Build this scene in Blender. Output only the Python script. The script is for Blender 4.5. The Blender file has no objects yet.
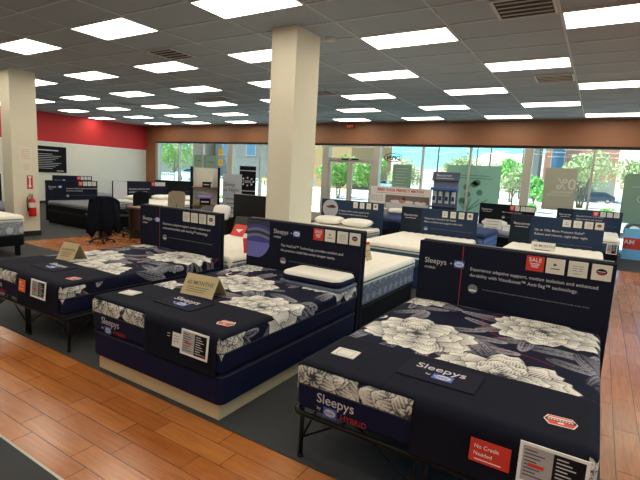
import bpy, bmesh, math, random
import numpy as np
from mathutils import Vector, Matrix
random.seed(7); RNG = np.random.RandomState(3)
SC = bpy.context.scene; COL = SC.collection
PI = math.pi
H = 1.72; CEIL = 3.58

# ------------------------------------------------------------------ materials
def lin(c):
    return tuple(((x/255)/12.92 if x/255 <= .04045 else ((x/255+.055)/1.055)**2.4) for x in c)
MATS = {}
def nt(name):
    m = bpy.data.materials.new(name); m.use_nodes = True
    return m, m.node_tree.nodes, m.node_tree.links, m.node_tree.nodes['Principled BSDF']
def mat(name, rgb, rough=.6, metal=0, var=.06, scale=30, bump=.0, spec=.5, sheen=0):
    if name in MATS: return MATS[name]
    m, n, l, b = nt(name); c = lin(rgb)
    tc = n.new('ShaderNodeTexCoord'); no = n.new('ShaderNodeTexNoise'); no.inputs['Scale'].default_value = scale
    no.inputs['Detail'].default_value = 4
    l.new(tc.outputs['Object'], no.inputs['Vector'])
    mx = n.new('ShaderNodeMix'); mx.data_type = 'RGBA'
    mx.inputs[6].default_value = (*[x*(1-var) for x in c], 1); mx.inputs[7].default_value = (*[min(1, x*(1+var)) for x in c], 1)
    l.new(no.outputs['Fac'], mx.inputs[0]); l.new(mx.outputs[2], b.inputs['Base Color'])
    b.inputs['Roughness'].default_value = rough; b.inputs['Metallic'].default_value = metal
    b.inputs['Specular IOR Level'].default_value = spec
    if sheen: b.inputs['Sheen Weight'].default_value = sheen
    if bump:
        bp = n.new('ShaderNodeBump'); bp.inputs['Strength'].default_value = bump; bp.inputs['Distance'].default_value = .01
        l.new(no.outputs['Fac'], bp.inputs['Height']); l.new(bp.outputs[0], b.inputs['Normal'])
    MATS[name] = m; return m
def emit(name, rgb, s):
    if name in MATS: return MATS[name]
    m, n, l, b = nt(name); c = lin(rgb) if max(rgb) > 1.5 else rgb
    b.inputs['Base Color'].default_value = (*[min(1, x) for x in c], 1)
    b.inputs['Emission Color'].default_value = (*c, 1); b.inputs['Emission Strength'].default_value = s
    MATS[name] = m; return m
def glass(name, tint=(235, 245, 245), refl=.06, alpha=1.0):
    if name in MATS: return MATS[name]
    m, n, l, b = nt(name); n.remove(b)
    t = n.new('ShaderNodeBsdfTransparent'); t.inputs[0].default_value = (*lin(tint), 1)
    g = n.new('ShaderNodeBsdfGlossy'); g.inputs['Roughness'].default_value = .02
    mx = n.new('ShaderNodeMixShader'); mx.inputs[0].default_value = refl
    l.new(t.outputs[0], mx.inputs[1]); l.new(g.outputs[0], mx.inputs[2])
    l.new(mx.outputs[0], n['Material Output'].inputs[0]); MATS[name] = m; return m
def translucent(name, rgb, frac=.5, trans=.0):
    if name in MATS: return MATS[name]
    m, n, l, b = nt(name); n.remove(b); c = (*lin(rgb), 1)
    d = n.new('ShaderNodeBsdfDiffuse'); d.inputs[0].default_value = c
    t = n.new('ShaderNodeBsdfTranslucent'); t.inputs[0].default_value = c
    mx = n.new('ShaderNodeMixShader'); mx.inputs[0].default_value = frac
    l.new(d.outputs[0], mx.inputs[1]); l.new(t.outputs[0], mx.inputs[2]); out = mx
    if trans:
        tr = n.new('ShaderNodeBsdfTransparent'); tr.inputs[0].default_value = (.75, .95, .85, 1); m2 = n.new('ShaderNodeMixShader'); m2.inputs[0].default_value = trans
        l.new(mx.outputs[0], m2.inputs[1]); l.new(tr.outputs[0], m2.inputs[2]); out = m2
    l.new(out.outputs[0], n['Material Output'].inputs[0]); MATS[name] = m; return m

def tile_mat(name, rot):
    m, n, l, b = nt(name)
    tc = n.new('ShaderNodeTexCoord'); mp = n.new('ShaderNodeMapping'); mp.inputs['Rotation'].default_value[2] = rot
    mp.inputs['Location'].default_value = (.53, -.12, 0) if not rot else (.1, .02, 0)
    br = n.new('ShaderNodeTexBrick'); br.offset = .27; br.offset_frequency = 2
    br.inputs['Scale'].default_value = 1; br.inputs['Brick Width'].default_value = .59; br.inputs['Row Height'].default_value = .152
    br.inputs['Mortar Size'].default_value = .0024; br.inputs['Mortar Smooth'].default_value = .3; br.inputs['Bias'].default_value = 0
    br.inputs['Color1'].default_value = (*lin((190, 121, 62)), 1); br.inputs['Color2'].default_value = (*lin((168, 98, 46)), 1)
    br.inputs['Mortar'].default_value = (*lin((74, 44, 28)), 1)
    l.new(tc.outputs['Object'], mp.inputs[0]); l.new(mp.outputs[0], br.inputs['Vector'])
    m2 = n.new('ShaderNodeMapping'); m2.inputs['Scale'].default_value = (1.6, 26, 1)
    no = n.new('ShaderNodeTexNoise'); no.inputs['Scale'].default_value = 2.2; no.inputs['Detail'].default_value = 6; no.inputs['Distortion'].default_value = .6
    l.new(mp.outputs[0], m2.inputs[0]); l.new(m2.outputs[0], no.inputs['Vector'])
    cr = n.new('ShaderNodeValToRGB'); cr.color_ramp.elements[0].position = .35; cr.color_ramp.elements[1].position = .7
    cr.color_ramp.elements[0].color = (.80, .76, .72, 1); cr.color_ramp.elements[1].color = (1.1, 1.1, 1.1, 1)
    l.new(no.outputs['Fac'], cr.inputs[0])
    mx = n.new('ShaderNodeMix'); mx.data_type = 'RGBA'; mx.blend_type = 'MULTIPLY'; mx.inputs[0].default_value = 1
    l.new(br.outputs['Color'], mx.inputs[6]); l.new(cr.outputs[0], mx.inputs[7]); l.new(mx.outputs[2], b.inputs['Base Color'])
    b.inputs['Roughness'].default_value = .22; b.inputs['Specular IOR Level'].default_value = .85
    bp = n.new('ShaderNodeBump'); bp.inputs['Strength'].default_value = .5; bp.inputs['Distance'].default_value = .003; bp.invert = True
    l.new(br.outputs['Fac'], bp.inputs['Height']); l.new(bp.outputs[0], b.inputs['Normal'])
    return m
def ceil_mat():
    m, n, l, b = nt('acoustic_tile')
    tc = n.new('ShaderNodeTexCoord'); no = n.new('ShaderNodeTexNoise'); no.inputs['Scale'].default_value = 60; no.inputs['Detail'].default_value = 5
    l.new(tc.outputs['Object'], no.inputs['Vector'])
    cr = n.new('ShaderNodeValToRGB'); cr.color_ramp.elements[0].color = (*lin((154, 165, 177)), 1); cr.color_ramp.elements[1].color = (*lin((176, 186, 197)), 1)
    l.new(no.outputs['Fac'], cr.inputs[0]); l.new(cr.outputs[0], b.inputs['Base Color']); b.inputs['Roughness'].default_value = .9
    b.inputs['Specular IOR Level'].default_value = .1
    return m
def damask_mat(name, dark, light, s=.17):
    m, n, l, b = nt(name); uv = n.new('ShaderNodeUVMap')
    sc = n.new('ShaderNodeVectorMath'); sc.operation = 'SCALE'; sc.inputs[3].default_value = 1/s; l.new(uv.outputs[0], sc.inputs[0])
    fr = n.new('ShaderNodeVectorMath'); fr.operation = 'FRACTION'; l.new(sc.outputs[0], fr.inputs[0])
    di = n.new('ShaderNodeVectorMath'); di.operation = 'DISTANCE'; di.inputs[1].default_value = (.5, .5, 0); l.new(fr.outputs[0], di.inputs[0])
    cr = n.new('ShaderNodeValToRGB'); e = cr.color_ramp.elements; e[0].position = 0; e[0].color = (1, 1, 1, 1); e[1].position = .30; e[1].color = (0, 0, 0, 1)
    x = cr.color_ramp.elements.new(.24); x.color = (.75, .75, .75, 1)
    l.new(di.outputs['Value'], cr.inputs[0])
    no = n.new('ShaderNodeTexVoronoi'); no.inputs['Scale'].default_value = 34; l.new(uv.outputs[0], no.inputs['Vector'])
    ad = n.new('ShaderNodeMath'); ad.operation = 'MULTIPLY_ADD'; ad.inputs[1].default_value = .8; l.new(no.outputs['Distance'], ad.inputs[0]); l.new(cr.outputs[0], ad.inputs[2])
    mx = n.new('ShaderNodeMix'); mx.data_type = 'RGBA'; mx.inputs[6].default_value = (*lin(dark), 1); mx.inputs[7].default_value = (*lin(light), 1)
    l.new(ad.outputs[0], mx.inputs[0]); l.new(mx.outputs[2], b.inputs['Base Color']); b.inputs['Roughness'].default_value = .8
    return m
def vcol_mat(name, attr, rough=.8):
    m, n, l, b = nt(name); a = n.new('ShaderNodeAttribute'); a.attribute_name = attr
    l.new(a.outputs['Color'], b.inputs['Base Color']); b.inputs['Roughness'].default_value = rough; b.inputs['Specular IOR Level'].default_value = .1
    return m

M = dict(
    navy=mat('navy_knit', (26, 29, 52), .8, var=.12, scale=200, spec=.15), navyb=mat('navy_border', (19, 24, 56), .7, var=.12, scale=150, spec=.15),
    cover=mat('cover_cloth', (22, 24, 38), .85, var=.06, scale=150, spec=.12), black=mat('black_cloth', (17, 18, 23), .85, var=.2, scale=80, spec=.15),
    board=mat('headboard_navy', (26, 28, 44), .8, var=.04, scale=6, spec=.12), board2=mat('headboard_slate', (38, 54, 80), .75, var=.04, scale=6, spec=.2),
    board3=mat('headboard_dark_teal', (28, 38, 50), .75, var=.04, scale=6, spec=.2), boardk=mat('board_black', (18, 20, 27), .75, spec=.15),
    beige=mat('plinth_beige', (206, 186, 150), .55, var=.04, scale=8), steel=mat('black_steel', (16, 16, 18), .35, .6),
    white=mat('print_white', (235, 235, 235), .5, var=.01), cream=mat('card_cream', (220, 216, 206), .5, var=.02), grey=mat('print_grey', (120, 120, 124), .6),
    red=mat('print_red', (205, 52, 40), .5, var=.02), dred=mat('thread_red', (165, 40, 50), .6), blue=mat('label_blue', (52, 95, 190), .5),
    silver=mat('silver_print', (200, 198, 205), .5), orange=mat('orange_card', (226, 100, 45), .5), dkgrey=mat('dark_grey', (62, 62, 66), .6),
    wallw=mat('wall_paint_white', (226, 224, 214), .85, var=.02, scale=2), wallred=mat('wall_paint_red', (200, 44, 48), .7, var=.03, scale=3),
    soffit=mat('soffit_bronze', (150, 100, 68), .5, var=.05, scale=3), colp=mat('column_paint', (226, 218, 198), .7, var=.02, scale=4),
    carpet=mat('carpet_charcoal', (58, 60, 64), .95, var=.3, scale=220, bump=.3), alu=mat('frame_aluminium', (186, 182, 170), .45, .2, var=.02),
    bronze=mat('base_black', (26, 25, 25), .6), ivory=mat('quilt_ivory', (234, 230, 220), .85, var=.03, scale=60), pill=mat('pillow_white', (236, 232, 224), .85, var=.03, scale=60),
    gridw=mat('ceiling_grid_white', (196, 202, 206), .6), ventm=mat('vent_grey', (200, 200, 200), .5), ventd=mat('vent_dark', (40, 40, 40), .8),
    wood=mat('desk_wood', (120, 74, 42), .4, var=.2, scale=12), woodd=mat('desk_dark', (56, 40, 32), .45, var=.2, scale=10),
    tape=mat('piping_black', (24, 26, 34), .6), blueq=mat('blue_quilt', (32, 52, 98), .8, var=.15, scale=60), teal=mat('teal_border', (42, 84, 110), .8),
    greym=mat('grey_quilt', (116, 118, 128), .85, var=.06, scale=50), extred=mat('extinguisher_red', (196, 24, 24), .3), chrome=mat('chrome', (190, 190, 192), .25, .9),
    screen=mat('black_screen', (14, 14, 16), .3), beigech=mat('mesh_beige', (150, 140, 120), .8),
)
def attr_mat_list(*k): return [M[x] for x in k]

# ------------------------------------------------------------------ objects
def tag(o, label=None, cat=None, group=None, kind=None):
    if label: o['label'] = label
    if cat: o['category'] = cat
    if group: o['group'] = group
    if kind: o['kind'] = kind
    return o
def link(name, me, mats, parent=None, loc=(0, 0, 0), rz=0, smooth=False):
    o = bpy.data.objects.new(name, me); COL.objects.link(o)
    if not isinstance(mats, (list, tuple)): mats = [mats]
    if not me.materials:
        for m in mats: me.materials.append(m)
    if smooth:
        me.polygons.foreach_set('use_smooth', [True]*len(me.polygons))
    o.location = loc; o.rotation_euler[2] = rz
    if parent: o.parent = parent
    return o
def empty(name, loc=(0, 0, 0), rz=0, **k):
    o = bpy.data.objects.new(name, None); o.empty_display_size = .1; COL.objects.link(o); o.location = loc; o.rotation_euler[2] = rz
    return tag(o, **k)
class MB:
    def __init__(s): s.v = []; s.f = []; s.m = []; s.uv = None
    def add(s, vs, fs, mi=0):
        b = len(s.v); s.v += [tuple(p) for p in vs]; s.f += [tuple(b+i for i in f) for f in fs]; s.m += [mi]*len(fs); return s
    def box(s, x0, x1, y0, y1, z0, z1, mi=0, bv=0, T=None):
        if bv:
            bv = min(bv, (x1-x0)*.45, (y1-y0)*.45, (z1-z0)*.45)
            bm = bmesh.new(); bmesh.ops.create_cube(bm, size=1)
            bmesh.ops.scale(bm, vec=(x1-x0, y1-y0, z1-z0), verts=bm.verts)
            bmesh.ops.translate(bm, vec=((x0+x1)/2, (y0+y1)/2, (z0+z1)/2), verts=bm.verts)
            bmesh.ops.bevel(bm, geom=bm.edges[:], offset=bv, segments=2, affect='EDGES', profile=.5)
            bm.verts.index_update()
            vs = [v.co.copy() for v in bm.verts]; fs = [[v.index for v in f.verts] for f in bm.faces]; bm.free()
        else:
            vs = [Vector(p) for p in ((x0, y0, z0), (x1, y0, z0), (x1, y1, z0), (x0, y1, z0), (x0, y0, z1), (x1, y0, z1), (x1, y1, z1), (x0, y1, z1))]
            fs = [(0, 3, 2, 1), (4, 5, 6, 7), (0, 1, 5, 4), (1, 2, 6, 5), (2, 3, 7, 6), (3, 0, 4, 7)]
        if T is not None: vs = [T @ v for v in vs]
        return s.add(vs, fs, mi)
    def tube(s, pts, r, n=8, mi=0, closed=False, caps=True):
        pts = [Vector(p) for p in pts]; N = len(pts); vs = []; fs = []
        rs = r if isinstance(r, (list, tuple)) else [r]*N
        up = None
        for i, p in enumerate(pts):
            if closed: d = pts[(i+1) % N]-pts[i-1]
            else: d = pts[min(i+1, N-1)]-pts[max(i-1, 0)]
            d.normalize()
            if up is None:
                up = Vector((0, 0, 1)) if abs(d.z) < .9 else Vector((1, 0, 0))
            a = d.cross(up).normalized(); up2 = a.cross(d).normalized(); up = up2
            for k in range(n):
                t = 2*PI*k/n; vs.append(p+(a*math.cos(t)+up2*math.sin(t))*rs[i])
        for i in range(N if closed else N-1):
            j = (i+1) % N
            for k in range(n):
                fs.append((i*n+k, i*n+(k+1) % n, j*n+(k+1) % n, j*n+k))
        if not closed and caps: fs += [tuple(range(n))[::-1], tuple((N-1)*n+k for k in range(n))]
        return s.add(vs, fs, mi)
    def lathe(s, prof, c=(0, 0, 0), n=20, mi=0, T=None):
        vs = []; fs = []
        for r, z in prof:
            for k in range(n):
                p = Vector((c[0]+r*math.cos(2*PI*k/n), c[1]+r*math.sin(2*PI*k/n), c[2]+z)); vs.append(T @ p if T is not None else p)
        for i in range(len(prof)-1):
            for k in range(n): fs.append((i*n+k, i*n+(k+1) % n, (i+1)*n+(k+1) % n, (i+1)*n+k))
        fs += [tuple(range(n))[::-1], tuple((len(prof)-1)*n+k for k in range(n))]
        return s.add(vs, fs, mi)
    def quad(s, a, b, c, d, mi=0): return s.add([a, b, c, d], [(0, 1, 2, 3)], mi)
    def text(s, body, size, x, z, y=0, mi=0, align='LEFT', ex=.0006, T=None, sx=1, bold=.003):
        cu = bpy.data.curves.new('lettering', 'FONT'); cu.body = body; cu.size = size; cu.align_x = align; cu.extrude = ex; cu.resolution_u = 3; cu.offset = size*bold
        ob = bpy.data.objects.new('lettering', cu); me = bpy.data.meshes.new_from_object(ob)
        vs = []
        for v in me.vertices:
            p = Vector((x+v.co.x*sx, y-v.co.z, z+v.co.y)); vs.append(T @ p if T is not None else p)
        fs = [tuple(p.vertices) for p in me.polygons]
        s.add(vs, fs, mi); bpy.data.objects.remove(ob); bpy.data.curves.remove(cu); bpy.data.meshes.remove(me); return s
    def disc(s, cx, cz, rx, rz_, y=0, mi=0, n=28, th=.0008, T=None):
        vs = [Vector((cx+rx*math.cos(2*PI*k/n), y-th*q, cz+rz_*math.sin(2*PI*k/n))) for q in (0, 1) for k in range(n)]
        if T is not None: vs = [T @ v for v in vs]
        return s.add(vs, [tuple(n+k for k in range(n))]+[(k, (k+1) % n, n+(k+1) % n, n+k) for k in range(n)], mi)
    def mesh(s, name):
        me = bpy.data.meshes.new(name); me.from_pydata(s.v, [], s.f); me.polygons.foreach_set('material_index', s.m); me.update(); return me
    def build(s, name, mats, parent=None, loc=(0, 0, 0), rz=0, smooth=False): return link(name, s.mesh(name), mats, parent, loc, rz, smooth)
def auto(o, ang=40):
    me = o.data; me.polygons.foreach_set('use_smooth', [True]*len(me.polygons))
    me.set_sharp_from_angle(angle=math.radians(ang)); return o
def dup(root, loc=None, rz=None, **k):
    r = root.copy(); COL.objects.link(r)
    if loc is not None: r.location = loc
    if rz is not None: r.rotation_euler[2] = rz
    for ch in root.children:
        c = ch.copy(); COL.objects.link(c); c.parent = r
        for g in ch.children:
            d = g.copy(); COL.objects.link(d); d.parent = c
    return tag(r, **k)
def outline(w, l, r, n=6):
    p = []
    for cx, cy, a0 in ((w/2-r, l/2-r, 0), (-w/2+r, l/2-r, 90), (-w/2+r, -l/2+r, 180), (w/2-r, -l/2+r, 270)):
        for i in range(n+1):
            a = math.radians(a0+90*i/n); p.append((cx+r*math.cos(a), cy+r*math.sin(a)))
    return p
def rbox(w, l, z0, z1, rc=.06, re=.03, n=6, m=4, cx=0, cy=0):
    """box with rounded plan corners and rounded edges, as rings; keeps a UV of (perimeter, height)"""
    rings = []
    for i in range(m+1):
        a = PI/2*i/m; rings.append((re*(1-math.sin(a)), z0+re*(1-math.cos(a))))
    for i in range(m+1):
        a = PI/2*(1-i/m); rings.append((re*(1-math.sin(a)), z1-re*(1-math.cos(a))))
    vs = []; N = 4*(n+1)
    for ins, z in rings:
        for x, y in outline(w-2*ins, l-2*ins, max(rc-ins, .004), n): vs.append((cx+x, cy+y, z))
    fs = []
    for i in range(len(rings)-1):
        for k in range(N): fs.append((i*N+k, i*N+(k+1) % N, (i+1)*N+(k+1) % N, (i+1)*N+k))
    fs += [tuple(range(N))[::-1], tuple((len(rings)-1)*N+k for k in range(N))]
    return vs, fs
def rb_obj(name, w, l, z0, z1, m, parent=None, rc=.06, re=.03, uv=False, **k):
    b = MB(); b.add(*rbox(w, l, z0, z1, rc, re, **k)); me = b.mesh(name)
    if uv:
        ly = me.uv_layers.new(name='UVMap'); o0 = outline(w, l, rc, 6); N = len(o0); per = [0]
        for i in range(N): per.append(per[-1]+math.dist(o0[i], o0[(i+1) % N]))
        for p in me.polygons:
            ks = [me.loops[li].vertex_index % N for li in p.loop_indices]; wrap = max(ks)-min(ks) > N//2
            for li in p.loop_indices:
                vi = me.loops[li].vertex_index; kk = vi % N
                ly.data[li].uv = (per[N] if (wrap and kk == 0) else per[kk], me.vertices[vi].co.z-z0)
    return auto(link(name, me, m, parent), 50)

# wrap a sheet over a mattress: unfolded (u,v) -> position
def wrap(U, V, W, L, r, zt, off=0.0, puff=None):
    qu = np.clip(U, -W/2+r, W/2-r); qv = np.clip(V, -L/2+r, L/2-r)
    du, dv = U-qu, V-qv; e = np.hypot(du, dv); es = np.where(e < 1e-9, 1, e); nu, nv = du/es, dv/es
    R = r+off; arc = PI/2*r
    th = np.minimum(e, arc)/r
    hx = R*np.sin(th); z = zt-r+R*np.cos(th)-np.maximum(e-arc, 0)
    if puff is not None: z = z+puff*np.clip(1-e/.08, 0, 1)
    return qu+nu*hx, qv+nv*hx, z
def sheet_mesh(name, us, vs_, W, L, r, zt, off=0, keep=None, puff=None, colors=None, thick=0, attr='print'):
    U, V = np.meshgrid(us, vs_); 
    P = puff(U, V) if puff else None
    X, Y, Z = wrap(U, V, W, L, r, zt, off, P)
    co = np.stack([X, Y, Z], -1).reshape(-1, 3); nx, ny = len(us), len(vs_)
    i, j = np.meshgrid(np.arange(nx-1), np.arange(ny-1)); a = (j*nx+i).ravel()
    F = np.stack([a, a+1, a+1+nx, a+nx], -1)
    if keep is not None:
        uc = (us[i.ravel()]+us[i.ravel()+1])/2; vc = (vs_[j.ravel()]+vs_[j.ravel()+1])/2; F = F[keep(uc, vc)]
    me = bpy.data.meshes.new(name); me.vertices.add(len(co)); me.vertices.foreach_set('co', co.ravel().astype('f'))
    me.loops.add(F.size); me.loops.foreach_set('vertex_index', F.ravel().astype('i'))
    me.polygons.add(len(F)); me.polygons.foreach_set('loop_start', (np.arange(len(F))*4).astype('i'))
    me.polygons.foreach_set('use_smooth', np.ones(len(F), bool)); me.update(calc_edges=True); me.validate()
    if colors is not None:
        c = colors(U, V); ca = me.color_attributes.new(attr, 'FLOAT_COLOR', 'POINT')
        ca.data.foreach_set('color', np.concatenate([c.reshape(-1, 3), np.ones((nx*ny, 1))], 1).ravel().astype('f'))
    if keep is not None:
        bm = bmesh.new(); bm.from_mesh(me); bmesh.ops.delete(bm, geom=[v for v in bm.verts if not v.link_faces], context='VERTS'); bm.to_mesh(me); bm.free()
    return me

# ------------------------------------------------------------------ peony print (a woven pattern of the ticking)
def smooth_noise(U, V, f, seed):
    r = np.random.RandomState(seed); out = np.zeros_like(U)
    for k in range(6):
        a = r.uniform(0, 2*PI); p = r.uniform(0, 2*PI); ff = f*r.uniform(.6, 1.5)
        out += np.sin((U*math.cos(a)+V*math.sin(a))*ff*2*PI+p)
    return out/6
CREAM = np.array(lin((226, 224, 216))); NAVY = np.array(lin((21, 24, 46))); GREYL = np.array(lin((152, 152, 162))); REDL = np.array(lin((170, 40, 55)))
def petal(C, U, V, x, y, ang, ln, wd, seed, base=CREAM, hatch=1.0, tip=.16):
    ca, sa = math.cos(ang), math.sin(ang); a = (U-x)*ca+(V-y)*sa; b = -(U-x)*sa+(V-y)*ca
    t = a/ln
    box = (t > -.05) & (t < 1.25) & (np.abs(b) < wd*.8)
    if not box.any(): return
    idx = np.where(box); tt = t[idx]; bb = b[idx]
    r = np.random.RandomState(seed); ph = r.uniform(0, 6)
    hw = wd*.5*np.sqrt(np.clip(np.sin(np.clip(tt, 0, 1)**.75*PI*.93+.05), 0, 1))*1.05
    end = 1+tip*.55*np.sin(bb/wd*2*PI*1.5+ph)-.55*(bb/wd)**2*2
    inside = (tt > 0) & (tt < end) & (np.abs(bb) < hw)
    edge = np.minimum((end-tt)*ln, (hw-np.abs(bb)))
    f = 1/.016
    lines = .5+.5*np.sin((bb/(np.maximum(hw, .01))*wd*.5)*2*PI*f*.8+2.0*np.sin(tt*4+ph))
    dark = np.clip(1.15-tt*1.25, 0, 1)**1.2*hatch
    k = np.clip(1-(lines < dark*1.1)*.55-dark*.50, .05, 1)
    k = np.where(edge < .0055, .10, k)
    c = NAVY[None]*(1-k[:, None])+base[None]*k[:, None]
    sel = inside; ii = (idx[0][sel], idx[1][sel]); C[ii] = c[sel]
def peony(C, U, V, x, y, R, seed, sq=.8, rot=0.):
    R = R*.86
    r = np.random.RandomState(seed)
    for ring, (rr, n, ln, wd) in enumerate(((.44, 9, .62, .62), (.30, 8, .58, .56), (.16, 7, .50, .48), (.05, 5, .42, .40), (.0, 4, .26, .24))):
        a0 = r.uniform(0, 6)
        order = list(range(n)); r.shuffle(order)
        for k in order:
            a = a0+2*PI*k/n+r.uniform(-.12, .12)
            cx, cy = x+R*rr*math.cos(a), y+R*rr*math.sin(a)*sq
            petal(C, U, V, cx, cy, a+r.uniform(-.2, .2), R*ln*r.uniform(.9, 1.12), R*wd*r.uniform(.9, 1.15), seed*97+ring*17+k, hatch=(1.0, 1.0, .95, .95, 1.0)[ring])
def leaf(C, U, V, x, y, ang, ln, seed):
    petal(C, U, V, x, y, ang, ln, ln*.34, seed, GREYL, .75, .02)
    ca, sa = math.cos(ang), math.sin(ang)
    stroke(C, U, V, [(x, y), (x+ca*ln*.9, y+sa*ln*.9)], .0035, NAVY)
    for k in range(5):
        px, py = x+ca*ln*(.2+.14*k), y+sa*ln*(.2+.14*k)
        for q in (-.7, .7): stroke(C, U, V, [(px, py), (px+math.cos(ang+q)*ln*.13, py+math.sin(ang+q)*ln*.13)], .0024, NAVY)
def stroke(C, U, V, pts, w, col):
    for (x0, y0), (x1, y1) in zip(pts[:-1], pts[1:]):
        dx, dy = x1-x0, y1-y0; L2 = dx*dx+dy*dy+1e-9; t = np.clip(((U-x0)*dx+(V-y0)*dy)/L2, 0, 1)
        d = np.hypot(U-x0-t*dx, V-y0-t*dy); C[d < w] = col
def arcpts(x, y, r, a0, a1, n=14, k=1.0): return [(x+r*k**i*math.cos(a0+(a1-a0)*i/n), y+r*k**i*math.sin(a0+(a1-a0)*i/n)) for i in range(n+1)]
def print_fn(flowers, leaves, seed):
    def fn(U, V0):
        V = V0+1.0
        C = np.zeros(U.shape+(3,)); C[:] = NAVY
        r = np.random.RandomState(seed)
        for (x, y, a, ln) in leaves: leaf(C, U, V, x, y, a, ln, int(x*1000+y*77) % 9999)
        for i, (x, y, R) in enumerate(flowers):      # leaves around each flower
            for k in range(9):
                a = r.uniform(0, 2*PI); leaf(C, U, V, x+R*.75*math.cos(a), y+R*.66*math.sin(a), a+r.uniform(-.7, .7), R*r.uniform(.5, .85), seed+i*31+k)
            stroke(C, U, V, arcpts(x, y, R*1.04, r.uniform(0, 6), r.uniform(3, 5)), .0022, REDL)
        for i, (x, y, R) in enumerate(flowers): peony(C, U, V, x, y, R, seed+i*5)
        for i, (x, y, R) in enumerate(flowers[:1]):
            a = 2.6+i; p = arcpts(x+R*math.cos(a), y+R*math.sin(a), .10, 0+a, 4.2+a, 14, .93)
            stroke(C, U, V, p, .010, CREAM)
        return C
    return fn
PR_A = print_fn([(-.36, .98, .43), (.38, 1.66, .42), (.27, .60, .42), (-.62, -.02, .34), (.62, .02, .30), (-.66, 1.95, .3), (-.05, -.06, .3)],
                [(-.62, 1.62, .3, .3), (-.3, 1.72, 2.2, .3), (-.5, 1.9, -.4, .28), (.1, 1.22, .5, .34), (.66, 1.05, 1.3, .36), (.5, 1.2, .2, .3), (-.1, 1.95, 3.0, .3), (.05, 1.5, 2.7, .26), (-.72, .55, 1.2, .25), (.30, 1.22, .1, .42), (.45, 1.08, -.3, .34), (.62, 1.32, -1.2, .40), (.20, 1.02, 2.8, .36), (.70, .8, 1.2, .36), (-.05, 1.38, .6, .3), (-.68, 1.35, .9, .3)], 11)
PR_B = print_fn([(-.12, 1.22, .38), (.50, .72, .40), (.52, 1.72, .34), (-.62, .02, .32), (-.05, .02, .28), (-.62, 1.75, .26), (.72, .05, .26), (-.66, .62, .25)],
                [(-.55, 1.3, 2.0, .3), (.2, 1.45, .9, .3), (.3, 1.1, -.2, .34), (-.1, 1.75, .4, .3), (.1, 1.85, 2.6, .3), (-.35, .75, 3.3, .28), (.7, 1.25, 1.6, .3), (-.1, .75, .1, .3)], 23)
FLORAL = vcol_mat('peony_ticking', 'print')
QW, QL = 1.48, 1.96
def floral_mesh(fn, W=QW, L=QL, zt=.27):
    d = .090; h = .0052
    us = np.arange(-W/2-d, W/2+d, h); vs_ = np.arange(-L/2-d, L/2+d, h)
    pf = lambda U, V: .004*smooth_noise(U, V, 2.2, 5)+.006*np.clip(1-(U/(W/2))**4, 0, 1)
    return sheet_mesh('top_panel', us, vs_, W, L, .045, zt, .002, puff=pf, colors=fn)
FM_A, FM_B = floral_mesh(PR_A), floral_mesh(PR_B)
def ellipse_logo(b, x, z, y, s, mi_blue, mi_white, mi_txt, T=None, box=True):
    if box: b.disc(x, z, s*1.25, s*.85, y, mi_blue, 4 if False else 28, T=T)
    b.disc(x, z, s, s*.55, y-.001, mi_white, T=T)
    b.text('Sealy', s*.7, x-s*.72, z-s*.2, y-.0022, mi_txt, T=T)
def floral_mattress(loc, me, label):
    t = empty('mattress', loc, label=label, cat='mattress', group='floral pillow-top mattresses in the front row')
    rb_obj('border', QW-.004, QL-.004, 0, .245, M['navyb'], t, .05, .035)
    link('top_panel', me, FLORAL, t)
    b = MB(); y = -QL/2-.003; x0 = -.60
    b.text('Sleepys', .080, x0+.01, .080, y, 0); b.text('by', .028, x0+.015, .036, y, 0); 
    b.box(x0+.058, x0+.142, y-.001, y+.0, .008, .066, 1); b.disc(x0+.100, .037, .036, .021, y-.0015, 0); b.text('Sealy', .028, x0+.067, .029, y-.003, 1)
    b.text('HYBRID', .045, x0+.165, .020, y, 2)
    b.build('logo', attr_mat_list('silver', 'blue', 'dred'), t)
    p = MB(); o = [(x, y_, .156) for x, y_ in outline(QW+.004, QL+.004, .05, 6)]; p.tube(o, .004, 6, closed=True); p.build('piping', M['tape'], t, smooth=True)
    return t
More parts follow.
